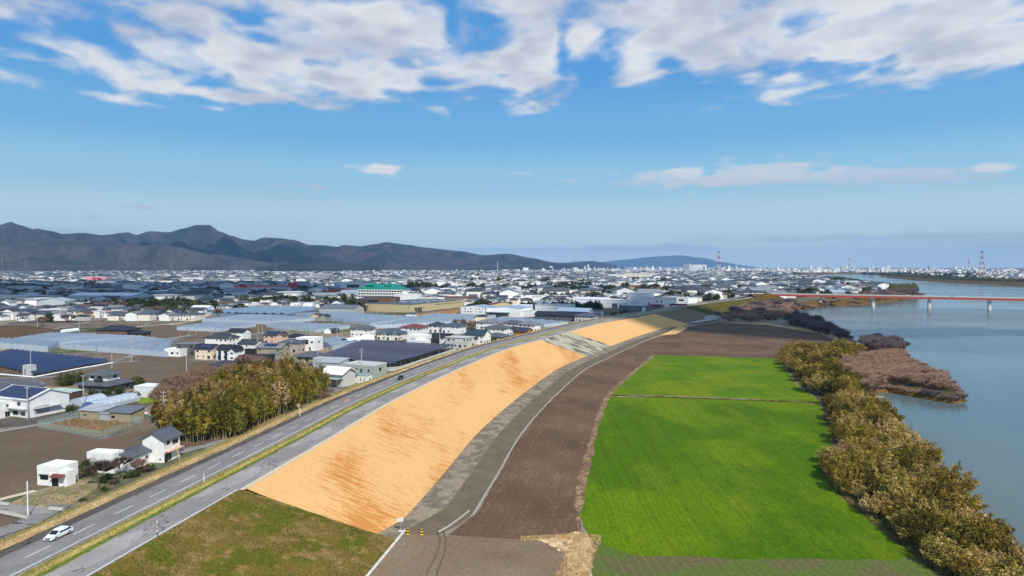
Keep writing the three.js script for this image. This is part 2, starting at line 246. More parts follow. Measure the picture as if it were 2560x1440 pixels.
const greyMat = tex(512, 512, (u, v) => { const q = fbm(u * 18 + 3 * v, v * 4, 4, 0, 0, 91), w = fbm(u * 120, v * 120, 2, 0, 0, 5), p = fbm(u * 3, v * 3, 3, 0, 0, 94); return mul(mix3([182, 172, 146], [112, 106, 92], sm(.5, .62, q * .75 + .25 * p)), .86 + .28 * w); });
setting('grey_mat_slope', 'grey weathered strip of slope between the two orange mats', 'slope mat', strip(16.5, 49, 9.0, .1, sO, sGr, { step: 2, cols: 8, rough: .2, fit: true }), std({ map: greyMat, roughness: 1 }));
setting('erosion_mat_slope', 'smooth shorter orange erosion mat farther along the levee slope', 'slope mat', strip(s => 16.7 + 6 * sm(sGr + 60, sO2, s), s => 49 + 8 * sm(sO2 - 70, sO2, s), 9.03, .14, sGr, sO2, { step: 2, cols: 12, rough: .3, fit: true }), std({ map: mat2, roughness: 1 }));
setting('bare_slope', 'grey brown bare earth slope on the far part of the levee', 'slope', strip(15.4, s => 50, 8.97, .04, sO2 - 30, sOf(800), { cols: 8, rough: 1.2 }), std({ map: greyMat.clone(), color: '#c4b8a4', roughness: 1 }));
setting('far_grass_slope', 'green grass slope of the levee approaching the bridge', 'grass slope', strip(15.4, 46, s => 8.96 + .5 * lift(s), 0, sOf(795), sF, { cols: 6, rough: .6 }), std({ map: T.bank, color: '#c9d4a8', roughness: 1 }));
// berm, lower lane and kerb
setting('berm', 'mottled grey gravel berm at the foot of the orange slope', 'gravel berm', strip(s => toe(s) - .8, wob(56.4, .6, 51), .06, .09, sG - 12, sOf(690), { step: 2, cols: 6, rough: .1 }), std({ map: tex(1024, 256, (u, v) => { const q = fbm(u * 60, v * 7, 5, 60, 7, 101), w = fbm(u * 400, v * 40, 2, 400, 40, 5); return mul(mix3([156, 140, 116], [124, 110, 94], sm(.32, .7, q)), .85 + .3 * w); }, 1 / 160, 1 / 16), roughness: 1 }));
const laneGeo = strip(s => 55.6 - 5.1 * sm(sG + 22, sG + 2, s), s => 62.6 - 6 * sm(sG + 16, sG - 2, s), .12, .12, s0, sOf(640), { cols: 2 });
setting('lower_lane', 'smooth grey lane at the foot of the levee', 'road', laneGeo, std({ map: asphalt, color: '#dcc8ac', roughness: 1 }));
{ // kerb along the field side of the lower lane, one concrete block after another
  const k = groupAt('lane_kerb', 'broken line of pale concrete kerb blocks between lower lane and brown field', 'kerb', 0, 0, 0), r = rng(5); k.userData.kind = 'structure';
  for (let s = sG + 17; s < sOf(600);) { const L = 4 + r() * 10, o = 62.9 + .15 * (r() - .5); if (r() > .06) { const b = new MB(), n = Math.ceil(L / 3); for (let i = 0; i < n; i++) { const a = at(s + L * i / n, o), c = at(s + L * (i + 1) / n, o), d = at(s + L * (i + 1) / n, o + .3), e = at(s + L * i / n, o + .3), h = .28; const A = [a[0], h, a[1]], Cc = [c[0], h, c[1]], Dd = [d[0], h, d[1]], E = [e[0], h, e[1]], z = q => [q[0], .02, q[2]]; b.quad(A, E, Dd, Cc).quad(z(A), A, Cc, z(Cc)).quad(E, z(E), z(Dd), Dd).quad(A, z(A), z(E), E).quad(Cc, Dd, z(Dd), z(Cc)); } b.mesh('kerb_block', M.concrete, k); } s += L + .35; }
  const p = [[-15.8, -144.2], [-14.0, -147.3], [-11.7, -152.5], [-10.0, -157.1]]; for (let i = 0; i < 3; i++) new MB().bar([p[i][0], .12, p[i][1]], [p[i + 1][0], .12, p[i + 1][1]], .22, .22, 4).mesh('kerb_block', M.concrete, k);
  const w = groupAt('kerb_wall', 'straight white concrete kerb running to the warning barriers in the foreground', 'kerb', 0, 0, 0); w.userData.kind = 'structure';
  const a = [-27.3, -119.2], c = [-23.1, -144.9]; for (let i = 0; i < 8; i++) { const q = t => [lerp(a[0], c[0], t), .2, lerp(a[1], c[1], t)]; new MB().bar(q(i / 8 + .002), q((i + 1) / 8 - .002), .34, .34, 4).mesh('kerb_block', paint('#d9d4c8'), w); }
}

// ---------------------------------------------------------------- ground sheets
function poly(pts, y, { jit = 0, step = 3, seed = 1, uvRot = 0, fit = null } = {}) {        // pts: flat list x, z
  const L = []; for (let i = 0; i < pts.length; i += 2) L.push([pts[i], pts[i + 1]]);
  const Q = []; for (let i = 0; i < L.length; i++) { const a = L[i], b = L[(i + 1) % L.length], d = Math.hypot(b[0] - a[0], b[1] - a[1]), n = jit ? Math.max(1, Math.round(d / step)) : 1; for (let k = 0; k < n; k++) { const t = k / n, j = k ? jit * (fbm(i * 7.3 + k * .6, seed, 3, 0, 0, seed) - .5) * 2 : 0; Q.push(new THREE.Vector2(lerp(a[0], b[0], t) - (b[1] - a[1]) / d * j, lerp(a[1], b[1], t) + (b[0] - a[0]) / d * j)); } }
  const g = new THREE.ShapeGeometry(new THREE.Shape(Q.map(q => new THREE.Vector2(q.x, -q.y)))); g.rotateX(-Math.PI / 2); g.translate(0, y, 0);
  const p = g.attributes.position, uv = g.attributes.uv, c = Math.cos(uvRot * D2R), s = Math.sin(uvRot * D2R);
  for (let i = 0; i < p.count; i++) { const x = p.getX(i), z = p.getZ(i); uv.setXY(i, x * c - z * s, x * s + z * c); if (fit) uv.setXY(i, (x - fit[0]) / fit[2], (z - fit[1]) / fit[3]); }
  return g;
}
const chain = (o, sA, sB, step = 12) => { const r = []; for (let s = sA; s <= sB; s += step) r.push(...at(s, o)); return r; };
// town side ground reaching the horizon, with a notch for the river
const bankFar = [[418.3, -979.4], [477.5, -1030.5], [542.5, -1075.4], [627.5, -1150.6], [804.5, -1355.8], [900, -1620], [1120, -2200], [1300, -2700], [1560, -3650], [2050, -4900], [2560, -5000], [2330, -4300], [1900, -3420], [1640, -2700], [1560, -2080], [1660, -1700], [2400, -900], [4200, -200]];
const plainTex = tex(2048, 2048, (u, v) => {          // 1600 m tile of small plots, lanes and yards
  const wx = u * 26 + .6 * fbm(u * 6, v * 6, 2, 6, 6, 3), wy = v * 34 + .6 * fbm(u * 6 + 9, v * 6, 2, 6, 6, 4), h = hash(Math.floor(wx) % 26, Math.floor(wy) % 34, 9), h2 = hash(Math.floor(wx) % 26, Math.floor(wy) % 34, 10), f = fbm(u * 500, v * 500, 2, 500, 500, 5), n = fbm(u * 60, v * 60, 4, 60, 60, 8);
  let c = h < .42 ? [108, 94, 80] : h < .62 ? [126, 118, 92] : h < .76 ? [96, 100, 62] : h < .9 ? [120, 116, 110] : [140, 124, 98]; c = mul(c, .84 + .3 * h2); c = mix3(c, [124, 118, 108], sm(.55, .7, n) * .5);
  if ((wx % 1) < .06 || (wy % 1) < .07) c = [134, 130, 124]; return mul(c, .78 + .44 * f);
}, 1 / 1600, 1 / 1600);
const far = 18000;
setting('town_ground', 'wide plain of small plots and lanes reaching the horizon', 'ground', poly([...chain(0, s0, sF), 402, -1062, ...bankFar.flat(), far, -200, far, -far, -far, -far, -far, 400, -140, 400], 6, { uvRot: 11 }), std({ map: plainTex, roughness: 1 }));
// flood plain between levee and river
const bankNear = [[190, 60], [150, -20], [118, -100], [98.2, -128.4], [102.1, -141.2], [106.3, -154.8], [118.0, -185.8], [133.1, -229.1], [149.4, -269.1], [157.9, -297.9], [164.4, -315.4], [176.9, -319.6], [183.5, -305.4], [189.5, -292.4], [197.2, -297.9], [208.7, -322.3], [231.9, -382.7], [246.8, -427.4], [273.1, -478.0], [266.3, -492.6], [237.8, -459.8], [243.2, -492.6], [262.1, -536.3], [285.1, -603.1], [307.4, -688.9], [318.8, -765.1], [333.9, -830.6], [379.5, -908.4], [415.3, -943.8], [470, -1012], [430, -1050]];
setting('flood_plain', 'bare earth flood plain between the levee and the river', 'ground', poly([...chain(38, s0, sF), ...bankNear.slice().reverse().flat(), 190, 200], 0, { uvRot: 0 }), MT.dirt);
{ // earth bank down to the water along both edges
  const b = new MB(); for (const [line, y0, w] of [[bankNear, .0, 3], [bankFar, 6, 16]]) {
    const N = line.map((p, i) => { const a = line[Math.max(0, i - 1)], c = line[Math.min(line.length - 1, i + 1)], e = (u, v) => { const d = Math.hypot(v[0] - u[0], v[1] - u[1]) || 1; return [-(v[1] - u[1]) / d, (v[0] - u[0]) / d]; }, n0 = i ? e(a, p) : e(p, c), n1 = i < line.length - 1 ? e(p, c) : n0, n = [n0[0] + n1[0], n0[1] + n1[1]], l = Math.hypot(...n) || 1; return [n[0] / l * w, n[1] / l * w]; });
    for (let i = 0; i < line.length - 1; i++) { const p = line[i], q = line[i + 1]; b.quad([p[0], y0, p[1]], [p[0] + N[i][0], -2.6, p[1] + N[i][1]], [q[0] + N[i + 1][0], -2.6, q[1] + N[i + 1][1]], [q[0], y0, q[1]]); }
  }
  top(b.mesh('river_bank', std({ map: T.verge, color: '#b09a80', roughness: 1 })), 'river_bank', 'low earth bank dropping from the fields to the river', 'river bank', null, 'structure');
}
const waterBump = tex(512, 512, (u, v) => { const k = 255 * (.6 * fbm(u * 26, v * 40, 4, 26, 40, 3) + .4 * fbm(u * 90, v * 110, 2, 90, 110, 5)); return [k, k, k]; }, 1 / 60, 1 / 60, false);
const waterTex = tex(1024, 1024, (u, v) => { const n = fbm(u * 4, v * 7, 4, 4, 7, 17); return mix3([84, 103, 104], [98, 114, 110], n); }, 1 / 1400, 1 / 1400);
setting('river', 'broad calm grey blue river reflecting the sky', 'river', poly([-200, 400, far, 400, far, -6000, -200, -6000], -2, {}), std({ map: waterTex, roughness: 1, roughnessMap: tex(512, 512, (u, v) => { const k = 18 + 34 * sm(.42, .62, fbm(u * 3, v * 9, 5, 3, 9, 19)); return [k, k, k]; }, 1 / 900, 1 / 900, false), bumpMap: waterBump, bumpScale: .06 }));

// fields on the flood plain
setting('brown_field', 'freshly tilled brown field with straw between lower lane and green crop', 'field', poly([-13.6, -142.9, -5.5, -141.4, 4.2, -140.4, 10.0, -139.9, 14.8, -144.6, 15.4, -154.0, 19.2, -175.3, 35.6, -265.0, 92.1, -434.9, 167.2, -418.0, 232.4, -459.8, 257.1, -561.2, 248.3, -660.7, 211.8, -693.9, 171.1, -647.5, 125.3, -561.2, ...chain(63.4, sG + 17, sOf(560), 10).reduce((a, v, i, l) => (i % 2 ? a : [l[i], l[i + 1], ...a]), [])], .03, { jit: .5, uvRot: -12 }), MT.brown);
const cropTex = (seed, a, b, cc, rows, dir) => tex(1024, 1024, (u, v) => {
  const n = fbm(u * 6, v * 9, 5, 0, 0, seed), m = fbm(u * 20, v * 14, 4, 0, 0, seed + 3), f = fbm(u * 300, v * 300, 2, 0, 0, seed + 7), w = u * rows + dir * v + .25 * fbm(u * 5, v * 5, 2, 0, 0, seed + 11), t = Math.abs((w % 1) - .5) * 2, t2 = Math.abs(((w * 5) % 1) - .5) * 2;
  let c = mix3(a, b, sm(.34, .66, n)); c = mix3(c, cc, .45 * sm(.46, .8, m)); c = mul(c, (.84 + .32 * f) * (t > .96 ? .92 : 1) * (.97 + .04 * t2) * (.9 + .2 * fbm(w * 26, v * 5, 3, 0, 0, seed + 21))); return c;
});
const nearG = [15.4, -154.0, 19.2, -175.3, 25.7, -212.2, 35.6, -265.0, 42.6, -296.0, 72.8, -294.2, 126.5, -280.5, 119.8, -257.9, 104.9, -222.1, 86.6, -187.3, 82.9, -173.0, 80.8, -151.5, 80.2, -132.5, 74.3, -130.3, 40.6, -131.4, 23.7, -132.9, 19.5, -136.7, 16.4, -141.4];
setting('green_crop_field', 'large bright green crop field with faint drill rows', 'field', poly(nearG, .06, { jit: .8, fit: [8, -320, 120, 200] }), std({ map: cropTex(5, [74, 106, 4], [96, 122, 6], [112, 122, 24], 15, .6), roughness: 1 }));
setting('green_crop_field', 'lighter green crop field behind the earth divider', 'field', poly([44.1, -301.6, 55.1, -334.0, 92.1, -434.9, 125.6, -427.2, 164.7, -418.0, 137.3, -328.3, 129.2, -284.6, 82.0, -296.0], .07, { jit: .5, fit: [30, -450, 150, 160] }), std({ map: cropTex(9, [88, 118, 10], [112, 128, 14], [76, 108, 12], 22, .2), roughness: 1 }));
setting('field_divider', 'low pale earth ridge dividing the two green fields', 'earth ridge', (() => { const b = new MB(), A = [43.3, -298.8], C = [128.0, -282.1], n = 50; for (let i = 0; i < n; i++) { const q = (t, o, y) => [lerp(A[0], C[0], t) + .6 * (vn(t * 40, 3) - .5), y * (.6 + .8 * vn(t * 60, 9)), lerp(A[1], C[1], t) + o * .6]; const t0 = i / n, t1 = (i + 1) / n; b.quad(q(t0, .9, .0), q(t1, .9, .0), q(t1, 0, .5), q(t0, 0, .5)).quad(q(t0, 0, .5), q(t1, 0, .5), q(t1, -.9, 0), q(t0, -.9, 0)); } return b.geo(); })(), std({ map: T.verge, color: '#84904e', roughness: 1 }));
setting('sparse_field', 'thinly sprouted field margin with pale drill rows in the foreground', 'field', poly([14.8, -144.6, 16.4, -141.4, 19.5, -137.1, 23.7, -133.3, 74.4, -130.5, 80.2, -132.5, 82.1, -172.4, 85.2, -186.6, 116.1, -251.2, 85.8, -170.6, 82.3, -144.6, 81.7, -128.6, 80.6, -122.2, 77.4, -112.1, 13.3, -112.1, 15.7, -130.7], .045, { jit: .4, uvRot: 4 }), std({ map: tex(1024, 1024, (u, v) => { const n = fbm(u * 8, v * 8, 4, 8, 8, 3), f = fbm(u * 200, v * 200, 2, 200, 200, 6), t = Math.abs(((u * 34 + .3 * fbm(v * 4, u * 4, 2, 4, 4, 8)) % 1) - .5) * 2; let c = mix3([104, 98, 62], [92, 108, 46], sm(.38, .62, n)); if (t > .85) c = mix3(c, [132, 128, 84], .3); return mul(c, .84 + .3 * f); }, 1 / 60, 1 / 60), roughness: 1 }));
setting('dirt_yard', 'bare compacted grey dirt in the foreground beside the straw', 'dirt', poly([-23.0, -143.5, -14.2, -142.5, -5.4, -141.2, 4.2, -139.9, 9.6, -134.4, 10.7, -128.9, 9.6, -110.8, -27.7, -110.8, -26.5, -123.8], .135, { jit: .35 }), std({ map: T.dirt, color: '#e4d6c4', roughness: 1 }));
setting('straw_patch', 'pale cut straw scattered between dirt and field corner', 'straw', poly([4.2, -140.4, 8.8, -141.2, 13.7, -144.6, 15.5, -143.3, 16.7, -138.3, 15.7, -130.7, 13.1, -110.8, 9.1, -110.8, 10.9, -128.0, 9.9, -134.0, 6.6, -138.3], .16, { jit: .9, step: 1.2, seed: 9 }), std({ map: grassTex([[222, 192, 146], [196, 164, 118], [160, 130, 96]], 23, 16), roughness: 1 }));
setting('straw_strip', 'thin band of straw along the left edge of the green field', 'straw', poly([14.2, -144.6, 14.9, -159.2, 16.4, -173.7, 23.8, -212.2, 33.4, -265.0, 43.5, -307.4, 88.6, -433.0, 92.7, -436.9, 44.9, -302.5, 36.2, -265.0, 26.9, -217.0, 19.5, -175.3, 15.7, -154.0, 14.8, -144.6], .05, { jit: .8, step: 2, seed: 4 }), std({ map: grassTex([[138, 110, 84], [118, 92, 72], [166, 138, 104]], 29, 24), roughness: 1 }));
setting('pale_track', 'pale sandy track edge behind the dark far field', 'track', poly([210.3, -688.9, 255.2, -679.3, 268.4, -634.8, 262.6, -548.4, 249.1, -510.8, 259.5, -581.4, 246.6, -656.3], .06, { jit: .5 }), MT.dry);
setting('small_mat', 'small orange mat triangle beyond the lower lane', 'slope mat', poly([119.9, -554.7, 135.5, -588.5, 161.8, -656.3, 159.5, -618.5, 136.7, -567.8], .3, {}), std({ map: mat2, roughness: 1 }));
setting('concrete_ramp', 'pale concrete ramp climbing beside the far levee foot', 'ramp', poly([175.6, -676.9, 205.9, -723.1, 208.2, -751.7, 231.5, -782.6, 218.2, -717.7, 180.2, -667.4], 1.0, {}), M.concrete);

setting('thicket_floor', 'dark leaf litter under the riverside thicket', 'ground', poly([78.4, -123.8, 74.3, -109.5, 120, -98, 97.4, -127.3, 105.5, -153.7, 117.2, -185.0, 131.5, -227.1, 148.6, -268.3, 157.6, -297.9, 163.2, -313.4, 177.3, -319.6, 184.1, -306.4, 190.1, -293.3, 197.5, -298.8, 207.6, -321.2, 230.5, -381.1, 245.1, -425.5, 263.7, -487.6, 236.7, -457.6, 174.5, -442.9, 157.5, -392.5, 138.2, -328.3, 128.9, -282.1, 117.4, -254.5, 103.9, -219.5, 86.2, -187.3, 81.9, -171.8, 79.8, -150.4, 78.8, -132.1], .08, { jit: .6 }), std({ map: grassTex([[92, 78, 56], [74, 66, 46], [104, 92, 58]], 81), roughness: 1 }));
{ const tyre = std({ map: T.dirt, color: '#b4aa9c', roughness: 1 }); for (const [l, P] of [['left', [-16.0, -123.8, -15.2, -131.6, -15.0, -137.3, -15.3, -141.4, -16.3, -144.6]], ['right', [-14.1, -123.8, -13.7, -130.7, -13.6, -136.3, -14.1, -141.4, -15.0, -145.1]]]) { const b = new MB(); for (let i = 0; i < 8; i += 2) b.quad([P[i], .15, P[i + 1]], [P[i] + .35, .15, P[i + 1]], [P[i + 2] + .35, .15, P[i + 3]], [P[i + 2], .15, P[i + 3]]); setting('tyre_track', l + ' dark tyre track curving across the foreground dirt', 'tyre track', b.geo(), tyre); } setting('road_patch', 'faded orange paint patch on the levee road', 'road marking', poly([-60.1, -240.4, -59.7, -244.8, -58.6, -246.3, -58.7, -241.8], 9.035), paint('#c08a68')); }
// town side plots (each a sheet over the plain)
const plots = [
  ['soil_field', 'wide tilled grey brown field behind the white house by the road', MT.soil, [-161.8, -210.9, -152.3, -217.9, -121.4, -199.6, -110.8, -214.6, -87.2, -199.6, -93.3, -185.8, -98.4, -178.0, -104.9, -162.8, -108.4, -154.0, -112.6, -148.6, -115.1, -147.3], -20],
  ['soil_field', 'grey soil field in front of the light blue greenhouse', MT.soil, [-211.3, -304.1, -209.3, -354.1, -191.1, -375.6, -156.3, -361.5, -139.4, -309.6, -144.3, -291.8, -153.1, -279.5, -178.7, -291.8, -197.3, -288.8], -14],
  ['soil_field', 'small dark soil field at the left edge below the side road', MT.soil, [-107.3, -138.2, -102.9, -137.8, -97.9, -135.2, -96.7, -129.4, -98.7, -127.1], 10],
  ['soil_field', 'brown field beside the black roofed brown house', MT.soil, [-303.9, -553.4, -294.8, -643.9, -200.0, -587.2, -191.7, -526.5, -207.6, -490.7, -245.4, -474.6], -10],
  ['soil_field', 'dry pale brown field in front of the far left houses', std({ map: T.soil, color: '#e6d8c4', roughness: 1 }), [-436.9, -567.9, -423.5, -591.2, -362.6, -546.5, -342.1, -502.1, -347.5, -469.4, -357.5, -464.4], -10],
  ['soil_field', 'brown strip between two greenhouse blocks', MT.soil, [-201.3, -591.2, -196.5, -643.9, -133.4, -567.9, -137.7, -533.0], -6],
  ['soil_field', 'tan field strip below the big tan warehouse', std({ map: T.dry, color: '#d8c0a0', roughness: 1 }), [-106.5, -684.6, -105.4, -718.6, -57.2, -812.8, -61.2, -695.5], -6],
  ['green_plot', 'small bright lawn beside the white flat shed', std({ map: grassTex([[120, 140, 40], [98, 130, 36], [140, 150, 60]], 55), roughness: 1 }), [-144.7, -258.5, -144.8, -264.9, -138.4, -270.7, -133.9, -270.7, -129.8, -254.7, -137.5, -251.0], 0],
  ['weed_plot', 'overgrown plot of rusty weeds inside the net fence', std({ map: grassTex([[142, 124, 100], [122, 110, 88], [150, 106, 74]], 66, 20), roughness: 1 }), [-149.0, -213.5, -146.0, -227.1, -119.9, -219.0, -122.5, -201.5], 0],
  ['yard', 'dry grass yard around the small white hut', std({ map: grassTex([[150, 136, 112], [176, 152, 112], [128, 122, 84]], 71), roughness: 1 }), [-107.7, -144.3, -108.0, -154.0, -104.0, -161.2, -96.3, -161.2, -94.2, -147.3, -93.9, -137.8, -103.2, -142.9], 0],
  ['gravel_yard', 'pale gravel yard with scrap behind the bamboo grove', std({ map: T.gravel, color: '#f4ead8', roughness: 1 }), [-125.9, -224.7, -118.6, -233.9, -108.5, -219.0, -113.7, -208.4], 0],
  ['parking_yard', 'grey paved yard around the white works building', std({ map: T.gravel, color: '#d0d0cc', roughness: 1 }), [-172.3, -224.7, -159.8, -227.7, -153.8, -237.1, -143.0, -227.7, -152.3, -217.9, -163.0, -212.5], 0],
];
plots.forEach(([n, l, m, p, rot], i) => setting(n, l, 'plot', poly(p, 6.03 + i * .006, { jit: .5, uvRot: rot, seed: i + 2 }), m));
function lane(name, label, pts, w, y, mat) { const b = new MB(); for (let i = 0; i < pts.length - 2; i += 2) { const [ax, az, bx, bz] = pts.slice(i, i + 4), d = Math.hypot(bx - ax, bz - az), nx = -(bz - az) / d * w / 2, nz = (bx - ax) / d * w / 2; b.quad([ax - nx, y, az - nz], [bx - nx, y, bz - nz], [bx + nx, y, bz + nz], [ax + nx, y, az + nz]); } setting(name, label, 'road', b.geo(), mat); }
lane('side_road', 'narrow side road joining at the bottom left corner', [-99.5, -125.2, -96.2, -133.1, -96.2, -141.2, -96.6, -144.3], 5, 6.16, MT.asphalt);
lane('side_road', 'lane crossing toward the left edge beside the dry yard', [-110.9, -142.9, -101.9, -141.0, -95.1, -139.6], 4.5, 6.17, MT.service);
lane('farm_lane', 'pale lane along the front of the large soil field', [-113.2, -144.8, -107.9, -153.1], 2, 6.15, MT.strip);
lane('farm_lane', 'lane between the soil field and the bamboo grove foot', [-96.4, -174.4, -91.2, -183.8, -83.9, -197.3, -78.7, -208.4], 3.2, 6.16, MT.service);
lane('farm_lane', 'lane from the left edge to the net fenced plot', [-160.4, -205.9, -151.9, -217.3, -147.1, -228.9], 4, 6.18, MT.service);
lane('farm_lane', 'lane between greenhouses and the brown house', [-330.0, -520.2, -294.1, -490.7, -239.8, -474.6, -236.0, -502.1], 5, 6.19, MT.service);
lane('farm_lane', 'light lane between the two brown fields', [-313.5, -567.9, -290.0, -625.3, -298.5, -591.2, -244.9, -579.3], 3, 6.2, MT.strip);
lane('white_road', 'long pale road crossing the town in front of the bright houses', [-41.1, -1000.1, 76.5, -1087.7, 185.6, -1130.1], 7, 6.2, M.concrete);

// ---------------------------------------------------------------- buildings
const GY = 6;
const shift = (b, dx, dy, dz) => { for (let i = 0; i < b.p.length; i += 3) { b.p[i] += dx; b.p[i + 1] += dy; b.p[i + 2] += dz; } return b; };
const swap = b => { for (let i = 0; i < b.p.length; i += 3) { const x = b.p[i]; b.p[i] = b.p[i + 2]; b.p[i + 2] = -x; } return b; };   // quarter turn
function wallGeo(w, d, h, roof, ph) {                      // closed walls; ridge along x
  const b = new MB(); b.box(-w / 2, 0, -d / 2, w / 2, h, d / 2, false);
  if (roof === 'gable') for (const s of [-1, 1]) { const x = s * w / 2; b.tri([x, h, d / 2 * s], [x, h, -d / 2 * s], [x, h + ph, 0]); }
  if (roof === 'mono') { b.quad([-w / 2, h, -d / 2], [w / 2, h, -d / 2], [w / 2, h + ph, -d / 2], [-w / 2, h + ph, -d / 2]); for (const s of [-1, 1]) { const x = s * w / 2; b.tri([x, h, d / 2], [x, h, -d / 2], [x, h + ph, -d / 2]); } }
  return b;
}
function roofGeo(w, d, h, roof, ph, ov, t = .22) {
  const b = new MB(), W = w / 2 + ov, D = d / 2 + ov;
  if (roof === 'gable') {
    const k = ph / (d / 2), ye = h - ov * k + .05, yr = h + ph + .05;
    for (const s of [-1, 1]) { b.quad([-W * s, ye + t, D * s], [W * s, ye + t, D * s], [W * s, yr + t, 0], [-W * s, yr + t, 0]).quad([W * s, ye, D * s], [-W * s, ye, D * s], [-W * s, yr, 0], [W * s, yr, 0]).quad([-W * s, ye, D * s], [W * s, ye, D * s], [W * s, ye + t, D * s], [-W * s, ye + t, D * s]); const x = W * s; for (const e of [-1, 1]) b.quad([x, ye, D * e], [x, yr, 0], [x, yr + t, 0], [x, ye + t, D * e]); }
    b.box(-W, yr + t - .08, -.18, W, yr + t + .14, .18);
  } else if (roof === 'hip') {
    const k = ph / Math.min(w, d) * 2, ye = h - ov * k * .5 + .05, yr = h + ph, r = Math.max(0, (w - d) / 2), q = Math.max(0, (d - w) / 2), A = [-W, ye + t, D], B = [W, ye + t, D], C = [W, ye + t, -D], E = [-W, ye + t, -D];
    const r1 = [-r, yr, q], r2 = [r, yr, w >= d ? 0 : q], r3 = [r, yr, w >= d ? 0 : -q], r4 = [-r, yr, w >= d ? 0 : -q];
    if (w >= d) { const p = [-r, yr, 0], s = [r, yr, 0]; b.quad(A, B, s, p).tri(B, C, s).quad(C, E, p, s).tri(E, A, p); b.bar([-r, yr, 0], [r + .01, yr, 0], .17, .17, 5); for (const [c, e] of [[A, p], [E, p], [B, s], [C, s]]) b.bar(c, e, .13, .13, 4); }
    else { const p = [0, yr, q], s = [0, yr, -q]; b.tri(A, B, p).quad(B, C, s, p).tri(C, E, s).quad(E, A, p, s); b.bar(p, s, .17, .17, 5); for (const [c, e] of [[A, p], [B, p], [C, s], [E, s]]) b.bar(c, e, .13, .13, 4); }
    for (const [u, v] of [[A, B], [B, C], [C, E], [E, A]]) b.quad([u[0], ye - .04, u[2]], [v[0], ye - .04, v[2]], v, u); b.quad([-W, ye - .04, -D], [W, ye - .04, -D], [W, ye - .04, D], [-W, ye - .04, D]);
  } else if (roof === 'mono') {
    const k = ph / d, y1 = h - ov * k + .05, y2 = h + ph + ov * k + .05; b.quad([-W, y1 + t, D], [W, y1 + t, D], [W, y2 + t, -D], [-W, y2 + t, -D]).quad([W, y1, D], [-W, y1, D], [-W, y2, -D], [W, y2, -D]).quad([-W, y1, D], [W, y1, D], [W, y1 + t, D], [-W, y1 + t, D]).quad([W, y2, -D], [-W, y2, -D], [-W, y2 + t, -D], [W, y2 + t, -D]); for (const s of [-1, 1]) b.quad([W * s, y1, D], [W * s, y2, -D], [W * s, y2 + t, -D], [W * s, y1 + t, D]);
  } else if (roof === 'flat') { b.box(-W, h + .002, -D, W, h + t, D); if (ph) { const p = .18; b.box(-W, h + t, -D, W, h + ph, -D + p).box(-W, h + t, D - p, W, h + ph, D).box(-W, h + t, -D + p, -W + p, h + ph, D - p).box(W - p, h + t, -D + p, W, h + ph, D - p); } }
  else if (roof === 'vault') { const n = 8, P = i => { const a = Math.PI * i / n; return [Math.cos(a) * D, h + Math.sin(a) * ph]; }; for (let i = 0; i < n; i++) { const [z0, y0] = P(i), [z1, y1] = P(i + 1); b.quad([-W, y0, z0], [W, y0, z0], [W, y1, z1], [-W, y1, z1]); for (const s of [-1, 1]) b.tri([W * s, h, 0], [W * s, y0, z0], [W * s, y1, z1]); } }
  return b;
}
// a window: frame slightly proud of the wall, pane set into it
const winGeo = {}; function windowAt(g, face, w, d, u, y, ww, wh, fm, tiny) {
  const key = ww + ',' + wh; const F = winGeo[key] ||= [new MB().box(-ww / 2, -wh / 2, -.06, ww / 2, wh / 2, .06).geo(), new MB().box(-ww / 2 + .09, -wh / 2 + .09, 0, -.03, wh / 2 - .09, .075).box(.03, -wh / 2 + .09, 0, ww / 2 - .09, wh / 2 - .09, .075).geo()];
  const m = new THREE.Mesh(F[0], tiny ? M.glass : fm || M.frame); m.name = 'window';
  const s = { f: [u * w, d / 2, 0], b: [-u * w, -d / 2, Math.PI], r: [w / 2, -u * d, Math.PI / 2], l: [-w / 2, u * d, -Math.PI / 2] }[face];
  m.position.set(s[0], y, s[1]); m.rotation.y = s[2]; g.add(m);
  if (!tiny) { const p = new THREE.Mesh(F[1], M.glass); p.name = 'pane'; m.add(p); }
}
